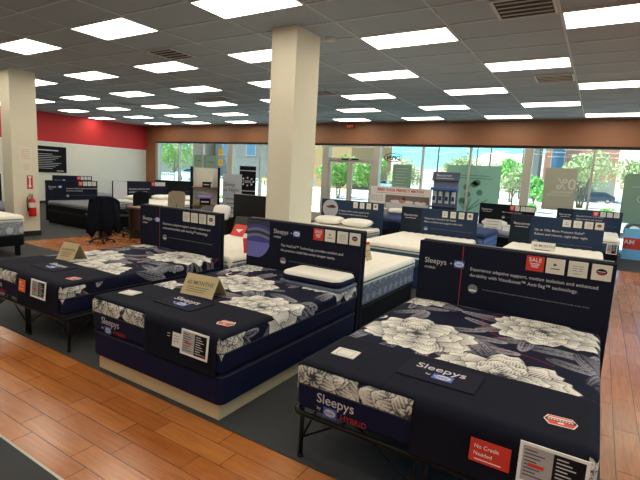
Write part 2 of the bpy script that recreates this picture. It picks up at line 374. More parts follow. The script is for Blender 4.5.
def foot_cover(loc, label, flap=(-.04, .70), plaque=True):
    """black cloth over the foot of a mattress with a flap hanging down in front"""
    t = empty('foot_cover', loc, label=label, cat='mattress cover', group='dark covers on the foot of the floral mattresses')
    us = np.linspace(-QW/2+.004, QW/2-.002, 90); vs_ = np.linspace(-QL/2-.27, -QL/2+.56, 60)
    keep = lambda u, v: (v > -QL/2+.006) | ((u > flap[0]) & (u < flap[1]))
    me = sheet_mesh('cloth', us, vs_, QW, QL, .045, .27, .010, keep, puff=lambda U, V: .003*smooth_noise(U, V, 2, 9)+.006)
    c = link('cloth', me, M['cover'], t, smooth=True)
    s = c.modifiers.new('thickness', 'SOLIDIFY'); s.thickness = .004
    if plaque:   # printed flap lying on the cover
        T = Matrix.Translation((-.01, -QL/2+.34, .2855+.004)) @ Matrix.Rotation(-PI/2, 4, 'X')
        b = MB(); b.box(-.21, .21, -.004, .004, -.13, .13, 0, .003, T)
        b.build('printed_flap', M['board'], t)
        b = MB(); b.text('Sleepys', .095, -.15, .02, -.0055, 0, T=T); b.text('by', .03, -.07, -.05, -.0055, 0, T=T)
        b.box(-.03, .08, -.0062, -.0055, -.08, -.012, 1, T=T); b.disc(.025, -.046, .046, .026, -.0064, 0, T=T); b.text('Sealy', .036, -.017, -.058, -.008, 1, T=T)
        b.build('lettering', attr_mat_list('silver', 'blue'), t)
    T = Matrix.Translation((.585, -QL/2+.20, .2875)) @ Matrix.Scale(.80, 4) @ Matrix.Rotation(-PI/2, 4, 'X') @ Matrix.Rotation(-.12, 4, 'Y')
    b = MB()
    def hexa(w, h, y, mi): b.add([T @ Vector(p) for p in ((-w, y, 0), (-w*.72, y, h), (w*.72, y, h), (w, y, 0), (w*.72, y, -h), (-w*.72, y, -h))], [(0, 5, 4, 3, 2, 1)], mi)
    hexa(.088, .060, -.002, 0); hexa(.081, .053, -.003, 1)
    b.box(-.078, .078, -.0036, -.003, -.008, .018, 2, T=T); b.box(-.06, .06, -.0036, -.003, .022, .034, 0, T=T)
    for k in range(9): b.box(-.066+k*.015, -.056+k*.015, -.0042, -.0036, -.002, .011, 0, T=T)
    b.box(-.015, .015, -.004, -.003, -.034, -.018, 0, T=T)
    b.build('badge', attr_mat_list('cream', 'red', 'boardk'), t)
    return t

# metal platform frame
def metal_frame(loc, label, W=1.44, L=1.89, z=.325, group='black steel platform frames'):
    t = empty('bedstead', loc, label=label, cat='bed frame', group=group)
    b = MB(); b.tube([(x, y, z) for x, y in outline(W+.06, L+.06, .06, 5)], .016, 8, closed=True)
    b.tube([(0, -L/2, z), (0, L/2, z)], .014, 8); b.tube([(-W/2, 0, z), (W/2, 0, z)], .014, 8)
    b.build('rail', M['steel'], t, smooth=True)
    b = MB()
    for k in range(1, 12):
        y = -L/2+L*k/12; b.tube([(-W/2, y, z+.004), (W/2, y, z+.004)], .004, 6)
    for k in range(1, 8):
        x = -W/2+W*k/8; b.tube([(x, -L/2, z+.008), (x, L/2, z+.008)], .003, 6)
    b.build('wire_deck', M['steel'], t, smooth=True)
    for x, y in [(sx*W/2*q, sy*(L/2-.03)) for sx in (-1, 1) for q in (1, .04) for sy in (-1, 1)]+[(-W/2, .03), (W/2, .03)]:
        b = MB(); b.tube([(x, y, z), (x, y, .012)], .014, 8); b.lathe([(.02, 0), (.02, .02), (.015, .025)], (x, y, 0), 10); b.build('leg', M['steel'], t, smooth=True)
    for sx in (-1, 1):
        for sy in (-1, 1):
            for p, q in (((sx*W/2, sy*(L/2-.03), .12), (sx*W/2, sy*(L/2-.33), z)), ((sx*W/2*.98, sy*(L/2-.03), .14), (sx*W/2*.6, sy*(L/2-.03), z)), ((sx*.03, sy*(L/2-.03), .12), (sx*.35, sy*(L/2-.03), z))):
                b = MB(); b.tube([p, q], .008, 6); b.build('brace', M['steel'], t, smooth=True)
    return t

# info cards on a headboard
def cards(t, xs, zc, y, s=.105, kinds='SPLB', h=.125):
    for x, k in zip(xs, kinds):
        b = MB(); b.box(x-s/2, x+s/2, y-.006, y, zc-h/2, zc+h/2, 0, .0015)
        c = b.build('sale_card' if k == 'S' else 'info_card', M['red'] if k == 'S' else M['cream'], t)
        if k == 'S': c['label'] = 'red SALE card'
        p = MB(); yy = y-.0066
        if k == 'S':
            p.text('SALE', s*.34, x, zc+h*.13, yy, 0, 'CENTER')
            for q in range(3): p.box(x-s*.28+q*.006, x+s*.28-q*.006, yy-.0004, yy, zc-h*(.02+.11*q), zc+h*(.03-.11*q), 0)
            p.build('card_print', [M['white']], c)
        elif k == 'P':
            p.add([(x-s*.1, yy, zc+h*.2), (x-s*.1, yy, zc), (x+s*.12, yy, zc+h*.1)], [(0, 1, 2)], 0); p.box(x-s*.25, x+s*.25, yy-.0004, yy, zc-h*.2, zc-h*.14, 0); p.build('card_print', M['dkgrey'], c)
        elif k == 'L':
            for q in range(3):
                for w in range(2): p.box(x-s*.26+w*s*.3, x-s*.02+w*s*.3, yy-.0004, yy, zc+h*(.18-.15*q), zc+h*(.22-.15*q), 0)
            p.box(x-s*.2, x+s*.2, yy-.0004, yy, zc-h*.3, zc-h*.27, 0); p.build('card_print', M['grey'], c)
        else:
            p.disc(x, zc+h*.04, s*.27, h*.2, yy, 0); p.box(x-s*.2, x+s*.2, yy-.0012, yy-.0008, zc-h*.09, zc-h*.02, 1); p.box(x-s*.2, x+s*.2, yy-.0012, yy-.0008, zc+h*.03, zc+h*.08, 2); p.build('card_print', attr_mat_list('boardk', 'red', 'silver'), c)
def headboard(loc, rz, label, W=1.52, z0=.06, z1=1.17, th=.06, bm='board', div=-.44, logo='sleepys', lines=(), cardx=(), kinds='PLLB', left=None, group=None, picture=False, cz=None, tsize=.048, tx=None, tz=None, cs=.105):
    t = empty('headboard', loc, rz, label=label, cat='headboard', group=group)
    b = MB(); b.box(-W/2, W/2, 0, th, z0, z1, 0, .006); b.build('board', M[bm], t)
    b = MB(); b.box(-W/2+.1, -W/2+.2, .012, th-.012, 0, z0+.01); b.build('foot', M['steel'], t)
    b = MB(); b.box(W/2-.2, W/2-.1, .012, th-.012, 0, z0+.01); b.build('foot', M['steel'], t)
    if left:
        b = MB(); b.box(-W/2+.004, div, -.002, .0, z0+.01, z1-.006); b.build('side_panel', M[left], t)
    elif div is not None:
        b = MB(); b.box(div-.003, div+.003, -.002, .0, z0+.05, z1-.01); b.build('divider_line', M['dred'], t)
    L = MB(); y = -.003
    tx = (div+.07 if div is not None else -.35) if tx is None else tx
    tz = z1-.20 if tz is None else tz
    lx = -W/2+.06
    if logo == 'sleepys':
        if picture: lx = -.36
        lz = z1-.20 if not picture else z1-.13
        L.text('Sleepys', .070, lx, lz, y, 0); L.text('+', .045, lx+.235, lz+.005, y, 0)
        L.box(lx+.275, lx+.365, y-.0008, y, lz-.012, lz+.056, 3); L.disc(lx+.32, lz+.022, .043, .025, y-.001, 1); L.text('Sealy', .030, lx+.287, lz+.012, y-.0025, 3); L.text('HYBRID', .030, lx+.004, lz-.052, y, 0)
    elif logo:
        L.text(logo, .066, lx, z1-.18, y, 0); L.box(lx+.03, lx+.26, y-.001, y, z1-.225, z1-.215, 0)
    zz = tz
    for i, s in enumerate(lines):
        L.text(s, tsize, tx, zz, y, 0); zz -= tsize*1.35
    if lines:
        L.disc(tx+.04, zz-.055, .042, .04, y, 2); L.box(tx+.008, tx+.072, y-.0016, y-.0009, zz-.078, zz-.062, 1)
        for q in range(46):
            L.box(tx+.12+q*.018, tx+.12+q*.018+.006+.006*((q*7) % 3)/2, y-.001, y, zz-.052, zz-.044, 2)
    L.build('lettering', attr_mat_list('silver', 'white', 'grey', 'blue'), t)
    if cardx is not None and len(cardx): cards(t, cardx, (z1-.085) if cz is None else cz, -.001, cs, kinds)
    if picture:
        P = MB(); cx, cz_, R = -W/2+.16, z1-.21, .235; n = 40
        # layered mattress picture cut to a rounded corner
        def clip(x): return max(-W/2+.008, x)
        bands = [(1.0, .52, 3), (.52, .36, 0), (.36, .22, 1), (.22, .08, 2), (.08, -.06, 1), (-.06, -.22, 0), (-.22, -1.0, 4)]
        for (a1, a0, mi) in bands:
            m = 14
            for k in range(m):
                xa = -W/2+.008+(.335)*k/m; xb = -W/2+.008+.335*(k+1)/m
                def zz_(x, a):
                    w = .03*math.sin((x+W/2)/.335*PI)*(-.2 < a < .6)
                    z = cz_+R*a+w; rr = R*1.06; dx = x-(-W/2+.11)
                    lim = math.sqrt(max(rr*rr-dx*dx, 0)); return min(max(z, cz_-lim), z1-.008)
                P.quad((xa, -.0025, zz_(xa, a0)), (xb, -.0025, zz_(xb, a0)), (xb, -.0025, zz_(xb, a1)), (xa, -.0025, zz_(xa, a1)), mi)
        P.build('picture', [mat('pic_purple', (70, 66, 150)), mat('pic_grey', (120, 122, 140)), mat('pic_navy', (36, 40, 84)), mat('pic_dark', (52, 56, 72)), mat('pic_lilac', (112, 112, 190))], t)
    return t
def box_spring(loc, label, W=1.50, L=1.94, z0=.13, z1=.36, m='black', rz=0, group='dark foundations', legs=False):
    t = empty('box_spring', loc, rz, label=label, cat='box spring', group=group)
    rb_obj('base', W, L, z0, z1, M[m], t, .06, .03)
    b = MB(); b.tube([(x, y, z1-.012) for x, y in outline(W+.004, L+.004, .06, 6)], .005, 6, closed=True); b.build('piping', M['tape'], t, smooth=True)
    if legs:
        for sx in (-1, 1):
            for sy in (-1, 1):
                b = MB(); b.box(sx*(W/2-.09)-.035, sx*(W/2-.09)+.035, sy*(L/2-.09)-.035, sy*(L/2-.09)+.035, 0, z0+.005, 0, .004); b.build('leg', M['steel'], t)
    return t
DAM = damask_mat('damask_side', (60, 68, 90), (140, 148, 166)); DAM2 = damask_mat('damask_side_pale', (86, 92, 108), (190, 194, 200), .2)
def quilt_mesh(name, W, L, zt, r=.05, q=.15, amp=.014):
    us = np.linspace(-W/2-.075, W/2+.075, int((W+.15)/.022)); vs_ = np.linspace(-L/2-.075, L/2+.075, int((L+.15)/.022))
    return sheet_mesh(name, us, vs_, W, L, r, zt, .001, puff=lambda U, V: amp*np.abs(np.sin(U/q*PI)*np.sin(V/q*PI))**.5)
QM = {}
def quilt_mattress(loc, label, W=1.50, L=1.98, h=.27, side=None, top='ivory', rz=0, group='mattresses with pale quilted tops', band=None):
    t = empty('mattress', loc, rz, label=label, cat='mattress', group=group)
    rb_obj('border', W, L, 0, h-.03, side or DAM, t, .09, .03, uv=True)
    k = (W, L, h)
    if k not in QM: QM[k] = quilt_mesh('quilted_top', W, L, h, .05)
    me = QM[k].copy(); link('quilted_top', me, M[top], t)
    for z in (.02, h-.062):
        b = MB(); b.tube([(x, y, z) for x, y in outline(W+.008, L+.008, .09, 6)], .007, 6, closed=True); b.build('piping', M['tape'], t, smooth=True)
    if band:
        rb_obj('band', W+.012, L+.012, band[1], band[2], M[band[0]], t, .09, .006)
    return t
def pillow_mesh(w, d, h, pw=2.6):
    us = np.linspace(-1, 1, 25); bm = MB(); nx = len(us); vs = []; fs = []
    for s in (1, -1):
        for v in us:
            for u in us:
                fx = max(0, 1-abs(u)**pw)**.5; fy = max(0, 1-abs(v)**pw)**.5
                pin = 1-.10*(abs(u)**2*abs(v)**2) ; cx = u*w/2*(1-.05*v*v)*pin; cy = v*d/2*(1-.06*u*u)*pin
                vs.append((cx, cy, h/2+s*h/2*(fx*fy)**.75))
    for s in range(2):
        o = s*nx*nx
        for j in range(nx-1):
            for i in range(nx-1):
                a = o+j*nx+i; f = (a, a+1, a+1+nx, a+nx); fs.append(f if s == 0 else f[::-1])
    bm.add(vs, fs); me = bm.mesh('pillow'); b2 = bmesh.new(); b2.from_mesh(me); bmesh.ops.remove_doubles(b2, verts=b2.verts, dist=.0005); b2.to_mesh(me); b2.free(); return me
PM = pillow_mesh(.66, .42, .15)
def pillow(loc, label, rz=0, group=None, m='pill', scale=(1, 1, 1), rx=0):
    o = link('pillow', PM.copy(), M[m], None, loc, rz, True); o.scale = scale; o.rotation_euler[0] = rx
    return tag(o, label, 'pillow', group)
def price_card(loc, label, w=.25, h=.19, tilt=-.10, rz=0):
    t = empty('price_card', loc, rz, label=label, cat='price card', group='framed price cards on the front row beds'); t.rotation_euler[0] = tilt
    b = MB()
    for a in ((-w/2, w/2, 0, .014), (-w/2, w/2, h-.014, h)): b.box(a[0], a[1], -.008, 0, a[2], a[3], 0, .001)
    for a in ((-w/2, -w/2+.014), (w/2-.014, w/2)): b.box(a[0], a[1], -.008, 0, .014, h-.014, 0)
    b.build('frame', M['white'], t)
    b = MB(); b.box(-w/2+.01, 0, -.004, -.001, .012, h-.012, 0); b.box(0, w/2-.01, -.004, -.001, .012, h-.012, 1)
    for k in range(8):
        z = h-.035-k*.016
        b.box(-w/2+.022, -w/2+.022+.05+.03*((k*5) % 3)/2, -.0047, -.004, z, z+.005, 2)
        b.box(.012, .012+.045+.03*((k*4) % 3)/2, -.0047, -.004, z, z+.005, 3)
    b.box(-w*.35, -w*.12, -.0049, -.004, h*.44, h*.52, 4); b.box(w*.3, w*.4, -.0049, -.004, h*.12, h*.2, 4)
    b.build('sheet', [mat('card_mid', (168, 168, 170)), M['boardk'], M['dkgrey'], M['silver'], M['red']], t)
    return t
def card(name, loc, w, h, m, label, cat, tilt=-.1, rz=0, lines=(), mt='white', th=.003, group=None, size=.02, pad=None):
    t = empty(name, loc, rz, label=label, cat=cat, group=group); t.rotation_euler[0] = tilt
    b = MB(); b.box(-w/2, w/2, -th, 0, 0, h, 0, .0008); b.build('card_stock', M[m], t)
    if lines:
        b = MB()
        for i, s in enumerate(lines):
            if s == '-': zq = h-size*.9-.01-i*size*1.2; b.box(-w*.36, w*.3, -th-.0006, -th, zq, zq+size*.2, 0)
            else: b.text(s, size, -w*.40, h-size*1.2-.01-i*size*1.3, -th-.0002, 0)
        b.build('lettering', M[mt], t)
    return t
def tent_card(loc, rz, label, w=.30, h=.20, d=.09):
    t = empty('tent_card', loc, rz, label=label, cat='tent card', group='beige folded tent cards on the floral mattresses')
    b = MB(); th = .003
    for s in (-1, 1):
        b.add([(-w/2, s*d, 0), (w/2, s*d, 0), (w/2, 0, h), (-w/2, 0, h), (-w/2, s*(d-th*1.6), 0), (w/2, s*(d-th*1.6), 0), (w/2, 0, h-.006), (-w/2, 0, h-.006)],
              [(0, 1, 2, 3), (4, 7, 6, 5), (0, 4, 5, 1), (1, 5, 6, 2), (2, 6, 7, 3), (3, 7, 4, 0)])
    b.build('card_stock', mat('tent_beige', (190, 172, 132), .6), t)
    a = math.atan2(d, h); T = Matrix.Translation((0, -d, 0)) @ Matrix.Rotation(-a, 4, 'X')
    b = MB(); b.text('60 MONTHS', w*.15, -w*.40, h*.62, -.002, 0, T=T)
    for k in range(3): b.box(-w*.36, w*.32-.02*k, -.0024, -.0016, h*(.48-.11*k), h*(.51-.11*k), 0, T=T)
    b.build('lettering', mat('tent_print', (92, 82, 62)), t); return t

# =================================================================== THE SETTING
XL, XR, YB, YW = -18.9, 6.0, -4.0, 14.4
def struct(o): o['kind'] = 'structure'; return o
def sbox(name, x0, x1, y0, y1, z0, z1, m, bv=0, parent=None):
    b = MB(); b.box(x0, x1, y0, y1, z0, z1, 0, bv); o = b.build(name, m, parent)
    return o if parent else struct(o)
TILE_X = tile_mat('wood_tile_across', 0); TILE_Y = tile_mat('wood_tile_along', PI/2)
sbox('floor', XL-.2, .20, YB-.2, YW+.2, -.2, 0, TILE_X); sbox('floor', .20, XR+.2, YB-.2, YW+.2, -.2, 0, TILE_Y)
CP = M['carpet']
sbox('floor_carpet', XL, .10, YB, 1.19, 0, .006, CP); sbox('trim_1', XL, .10, 1.19, 1.205, 0, .008, M['alu'])
sbox('floor_carpet', -10.2, .20, 2.10, 4.6, 0, .006, CP); sbox('floor_carpet', XL, -10.2, 1.205, 7.4, 0, .006, CP)
sbox('floor_carpet', -6.4, .20, 4.6, 7.4, 0, .006, CP); sbox('floor_carpet', XL, .20, 7.4, 11.8, 0, .006, CP); sbox('floor_carpet', XL, XR, 11.8, YW, 0, .006, CP)
sbox('ceiling', XL-.2, XR+.2, YB-.2, YW+.2, CEIL+.005, CEIL+.25, ceil_mat())
b = MB(); zc = CEIL-.003
k = -16
while k < 8:
    x = -.605+1.21*k
    if XL < x < XR: b.box(x-.012, x+.012, YB, YW, zc, CEIL+.006)
    k += 1
y = 3.74-.6233*12
while y < YW:
    if y > YB: b.box(XL, XR, y-.012, y+.012, zc+.0006, CEIL+.006)
    y += .6233
struct(b.build('ceiling_grid', M['gridw']))
# walls
sbox('wall_back', XL-.2, XR+.2, YB-.2, YB, 0, CEIL+.1, M['wallw'])
sbox('wall_left', XL-.2, XL, YB, YW+.2, 0, 2.44, M['wallw']); sbox('wall_left', XL-.2, XL, YB, YW+.2, 2.44, CEIL+.1, M['wallred'])
sbox('wall_right', XR, XR+.2, YB, -2.5, 0, CEIL+.1, M['wallw']); sbox('wall_right', XR, XR+.2, -2.5, YW+.2, 2.88, CEIL+.1, M['soffit']); sbox('wall_right_sill', XR, XR+.2, -2.5, YW+.2, 0, .12, M['alu'])
for k in range(12):
    y = -2.5+1.5*k
    if y < YW: sbox('trim_mullion', XR+.02, XR+.16, y-.04, y+.04, .12, 2.88, M['alu'])
b = MB(); b.box(XR+.08, XR+.088, -2.5, YW, .12, 2.88); struct(b.build('window_15', glass('window_glass', (238, 250, 248), .05)))
sbox('trim_2', XL, XL+.02, YB, YW, 2.40, 2.45, M['white']); sbox('baseboard_left', XL, XL+.015, YB, YW, .006, .11, M['bronze'])
# window wall
WT = 2.88
sbox('wall_window_header', XL, XR, YW-.12, YW+.2, WT, CEIL+.05, M['soffit'], 0)
sbox('trim_3', XL, XR, YW-.03, YW+.13, WT-.07, WT, M['dkgrey'])
sbox('wall_window_end', XL-.0, -18.30, YW-.12, YW+.2, 0, WT, M['soffit'])
sbox('wall_window_sill', -18.3, -8.66, YW-.03, YW+.17, 0, .32, M['alu']); sbox('wall_window_sill', -6.8, XR, YW-.03, YW+.17, 0, .12, M['alu'])
posts = [(-18.30, -18.12), (-13.65, -13.37), (-8.9, -8.64), (-6.84, -6.60), (-2.03, -1.80), (3.1, 3.3), (5.85, 6.0)]
for i, (a, c) in enumerate(posts): sbox('trim_post', a, c, YW-.05, YW+.17, 0, WT-.07, M['alu'], .006)
mull = [-16.71, -15.16, -11.9, -10.4, -5.09, -3.57, -.29, 1.3]
for x in mull: sbox('trim_mullion', x-.03, x+.03, YW-.02, YW+.12, .12, WT-.07, M['alu'], .004)
GL = glass('window_glass', (238, 250, 248), .05)
edges = [(-18.12, -16.74), (-16.68, -15.19), (-15.13, -13.65), (-13.37, -11.93), (-11.87, -10.43), (-10.37, -8.9), (-6.60, -5.12), (-5.06, -3.6), (-3.54, -2.03), (-1.80, -.32), (-.26, 1.27), (1.33, 3.1), (3.3, 5.85)]
for i, (a, c) in enumerate(edges):
    z0 = .32 if c < -8 else .12
    b = MB(); b.box(a, c, YW+.05, YW+.058, z0, WT-.07); struct(b.build('window_%d' % (i+1), GL))
# entrance doors
d = struct(empty('door_1', (-7.74, YW, 0)))
b = MB(); b.box(-.9, .9, -.04, .12, 2.30, 2.38, 0, .003); b.box(-.9, .9, -.04, .12, 2.76, 2.81); b.build('transom_bar', M['alu'], d)
b = MB(); b.box(-.9, .9, .05, .058, 2.38, 2.76); b.build('transom_glass', GL, d)
for s in (-1, 1):
    x0, x1 = (-.88, -.01) if s < 0 else (.01, .88)
    b = MB(); b.box(x0, x0+.09, 0, .06, .02, 2.3, 0, .003); b.box(x1-.09, x1, 0, .06, .02, 2.3, 0, .003); b.box(x0+.09, x1-.09, 0, .06, 2.2, 2.3); b.box(x0+.09, x1-.09, 0, .06, .02, .22)
    lf = b.build('door_leaf', M['alu'], d)
    b = MB(); b.box(x0+.09, x1-.09, .025, .033, .22, 2.2); b.build('glass', GL, lf)
    b = MB(); b.tube([(x0+.1, -.05, 1.0), (x1-.1, -.05, 1.0)], .014, 8); b.tube([(x0+.12, -.05, 1.0), (x0+.12, .01, 1.0)], .01, 6); b.tube([(x1-.12, -.05, 1.0), (x1-.12, .01, 1.0)], .01, 6); b.build('push_bar', M['chrome'], lf)
    b = MB(); b.box(s*.06-.0 if s > 0 else -.34, .34 if s > 0 else -.06, -.05, -.001, 2.31, 2.36); b.build('closer', M['steel'], d)
# columns
def column(x0, x1, y0, y1, base=True):
    sbox('column', x0, x1, y0, y1, 0, CEIL+.01, M['colp'], .004)
    sbox('baseboard_column', x0-.012, x1+.012, y0-.012, y1+.012, .0, .12, M['bronze'], .002)
column(-3.92, -3.515, 4.90, 5.45); column(-11.22, -10.80, 4.80, 5.33)

# ------------------------------------------------------------------ ceiling fittings
DIF = emit('lamp_diffuser', (4.1, 3.15, 1.02), 1.0)
def diffuser_mat():
    m, n, l, b = nt('prismatic_diffuser'); tc = n.new('ShaderNodeTexCoord'); sp = n.new('ShaderNodeSeparateXYZ'); l.new(tc.outputs['Object'], sp.inputs[0])
    # three tubes behind the lens: brighter bands along the length
    sn = n.new('ShaderNodeMath'); sn.operation = 'SINE'; mu = n.new('ShaderNodeMath'); mu.operation = 'MULTIPLY'; mu.inputs[1].default_value = 2*PI/.19
    l.new(sp.outputs['Y'], mu.inputs[0]); l.new(mu.outputs[0], sn.inputs[0])
    ad = n.new('ShaderNodeMath'); ad.operation = 'MULTIPLY_ADD'; ad.inputs[1].default_value = .12; ad.inputs[2].default_value = 1.0; l.new(sn.outputs[0], ad.inputs[0])
    b.inputs['Base Color'].default_value = (.8, .78, .7, 1); b.inputs['Emission Color'].default_value = LAMPC
    ml = n.new('ShaderNodeMath'); ml.operation = 'MULTIPLY'; ml.inputs[1].default_value = LAMPS; l.new(ad.outputs[0], ml.inputs[0]); l.new(ml.outputs[0], b.inputs['Emission Strength'])
    return m
#LAMPC = (1.0, .90, .73, 1); LAMPS = 7.8
LAMPC = (1.0, .90, .73, 1); LAMPS = 7.8
DM = diffuser_mat()
def make_light():
    t = empty('ceiling_light', (0, 0, 0)); b = MB(); w, l = .598, .300; z = -.008
    for a in ((-w, w, -l, -l+.022), (-w, w, l-.022, l)): b.box(a[0], a[1], a[2], a[3], z, .004)
    for a in ((-w, -w+.022), (w-.022, w)): b.box(a[0], a[1], -l+.022, l-.022, z, .004)
    b.build('frame', M['gridw'], t)
    b = MB(); b.box(-w+.022, w-.022, -l+.022, l-.022, -.006, .002); b.build('diffuser', DM, t); return t
lt = None; rprev = None; kk = 0
RN = ['front row', 'second row', 'middle row', 'fourth row', 'fifth row', 'row by the windows']
for r in range(-3, 6):
    yc = 3.74+1.87*r+.3117
    k = -3
    while k < 10:
        x0 = (-1.815 if r % 2 == 0 else -.605)-2.42*k; xc = x0+.605; k += 1
        if not (XL+.7 < xc < XR-.7): continue
        if r < 0 and xc < -12: continue
        px = 320
        if lt is None: lt = make_light(); o = lt
        else: o = dup(lt)
        o.location = (xc, yc, CEIL-.004)
        o['category'] = 'ceiling light'
        kk = kk+1 if r == rprev else 1; rprev = r
        o['group'] = 'lit ceiling panels, ' + (RN[r] if r >= 0 else 'rows behind the camera')
        o['label'] = 'lit ceiling panel, number %d from the right in the %s' % (kk, RN[r] if r >= 0 else '%s row behind' % ('', 'first', 'second', 'third')[-r])
def vent(x, y, label, w=.30, l=.29, n=5):
    t = empty('ceiling_vent', (x, y, CEIL-.004), label=label, cat='ceiling vent')
    b = MB(); b.box(-w+.02, w-.02, -l+.02, l-.02, -.003, .001); b.build('backing', M['ventd'], t)
    b = MB()
    for a in ((-w, w, -l, -l+.03), (-w, w, l-.03, l)): b.box(a[0], a[1], a[2], a[3], -.012, .002)
    for a in ((-w, -w+.03), (w-.03, w)): b.box(a[0], a[1], -l+.03, l-.03, -.012, .002)
    b.build('frame', M['ventm'], t)
    for k in range(1, n):
        b = MB(); q = k/n; T = Matrix.Translation((0, -l+2*l*q, -.006)) @ Matrix.Rotation(-.75, 4, 'X'); b.box(-w*.86, w*.86, -.008, .008, -.0015, .0015, 0, 0, T); b.build('louvre', M['ventm'], t)
vent(-.92, 5.33, 'open louvred air vent at the top edge near the right ceiling lights')
vent(-.92, 8.86, 'louvred air vent between two ceiling lights at right, above the middle beds')
vent(-6.36, 5.3, 'slatted air vent in the ceiling, left of the middle column')
vent(-9.1, 8.95, 'wide double air vent in the ceiling behind two lights', .58)
vent(-5.95, 8.95, 'dark air vent in the ceiling just right of the middle column', .58)
vent(-11.6, 5.2, 'small air vent in the ceiling beside the left column')
vent(-12.8, 8.9, 'dark air vent far left between ceiling lights', .4)
b = MB(); b.lathe([(.07, 0), (.07, -.02), (.05, -.04), (.0, -.042)][::-1], (-3.40, 5.52, CEIL), 20); tag(auto(b.build('smoke_detector', M['ventm'])), 'round grey smoke detector on the ceiling beside the middle column', 'smoke detector')
t = empty('exit_sign', (-7.75, YW-.125, 3.40), label='small red EXIT sign on the bronze band above the doors', cat='exit sign')
b = MB(); b.box(-.16, .16, -.04, 0, 0, .16, 0, .004); b.build('housing', mat('exit_red', (120, 40, 30), .5), t)
b = MB(); b.text('EXIT', .13, -.14, .03, -.042, 0); b.build('lettering', emit('exit_glow', (.75, .12, .08), .8), t)

# =================================================================== FRONT ROW BEDS
CA, CB, CC = -4.65, -2.73, -.635; YF = 2.085; YM = YF+QL/2; ZM = .355
for cx, me, nm, fl in ((CA, FM_A, 'left', None), (CB, FM_B, 'middle', None), (CC, FM_A, 'right', None)):
    lab = {'left': 'navy mattress with peony print at left, on a black steel frame, beside the tiled aisle', 'middle': 'navy mattress with peony print on a dark foundation, middle of the front row', 'right': 'nearest navy mattress with cream peony print, at right on a steel frame'}[nm]
    fm = floral_mattress((cx, YM, ZM), me, lab)
    if nm == 'right': fm.scale.x = 1.03
foot_cover((CA, YM, ZM), 'dark cloth cover on the foot of the left floral mattress')
foot_cover((CB, YM, ZM), 'dark cloth cover on the foot of the middle floral mattress, with tent card behind')
foot_cover((CC, YM, ZM), 'dark cloth cover with printed flap on the foot of the nearest mattress').scale.x = 1.03
metal_frame((CA, YM, 0), 'black steel bed frame under the left floral mattress')
metal_frame((CC, YM, 0), 'black steel bed frame under the nearest floral mattress').scale.x = 1.03
box_spring((CB, YM, 0), 'dark navy foundation under the middle floral mattress', 1.475, 1.95, .13, .353, 'navyb', group=None)
t = empty('bed_plinth', (CB, 0, 0), label='beige painted plinth under the middle bed', cat='plinth')
b = MB(); b.box(-.71, .68, 2.135, 3.95, .004, .128, 0, .003); b.build('body', M['beige'], t)
YH = YF+QL+.02
TXT_C = ('Experience adaptive support, motion isolation and enhanced', 'durability with Viscoboost\u2122 Anti-Sag\u2122 technology.')
TXT_B = ('The VariCoil\u2122 Technology provides comfort and', 'the pressure relief that every sleeper wants.')
HG = 'navy headboard signs'
headboard((CC+.025, YH, 0), 0, 'navy headboard sign behind the nearest mattress, with red SALE card and three white cards', lines=TXT_C, cardx=(.215, .365, .525, .685), kinds='SPLB', div=-.375, tx=-.30, tz=.955, tsize=.040, cs=.135, W=1.56, cz=1.092)
headboard((CB-.03, YH, 0), 0, 'navy headboard sign of the middle bed, with layered mattress picture and SALE card', div=None, lines=TXT_B, cardx=(.245, .39, .54, .685), kinds='SPLB', picture=True, tx=-.25, tz=.90, tsize=.040, cs=.125, cz=1.09)
headboard((CA-.10, YH, 0), 0, 'navy headboard sign of the left bed, with four white cards and thin red line', lines=('Experience adaptive support, motion isolation and', 'enhanced durability with Anti-Sag\u2122 technology.'), cardx=(.19, .34, .49, .64), kinds='LLLB', div=-.34, tx=-.27, tz=.94, tsize=.044, cs=.125)
# boards back to back
YS = YH+.062
for cx, lb in ((CA-.10, 'thin dark board backing the left headboard sign'), (CB-.03, 'thin dark board backing the middle headboard sign'), (CC+.025, 'thin dark board backing the nearest headboard sign, with lit top edge painted pale')):
    t = empty('headboard', (cx, YS, 0), label=lb, cat='headboard', group='boards back to back with the front row'); b = MB(); b.box(-.765, .765, 0, .045, .05, 1.175, 0, .006); b.box(-.70, -.6, .01, .035, 0, .06); b.box(.6, .7, .01, .035, 0, .06); b.build('board', M['boardk'], t)
    b = MB(); b.box(-.76, .76, .004, .041, 1.175, 1.180); b.build('painted_lit_edge', M['grey'], t)  # grey strip paints the light caught along the board's top
YS2 = YS+.055
def back_bed(cx, yc, lm, lb, W=1.50, **k):
    box_spring((cx, yc, 0), lb, W-.02, 1.94, .006, .265, 'black')
    return quilt_mattress((cx, yc, .268), lm, W=W, h=.345, **k)
back_bed(CB-.085, YS2+1.0, 'ivory quilted mattress with blue-grey medallion side, behind the middle headboard', 'dark foundation under the ivory mattress with medallion side', W=1.34)
back_bed(CA, YS2+1.0, 'white quilted mattress behind the left headboard, red flyer beside it', 'dark foundation under the white mattress behind the left headboard')

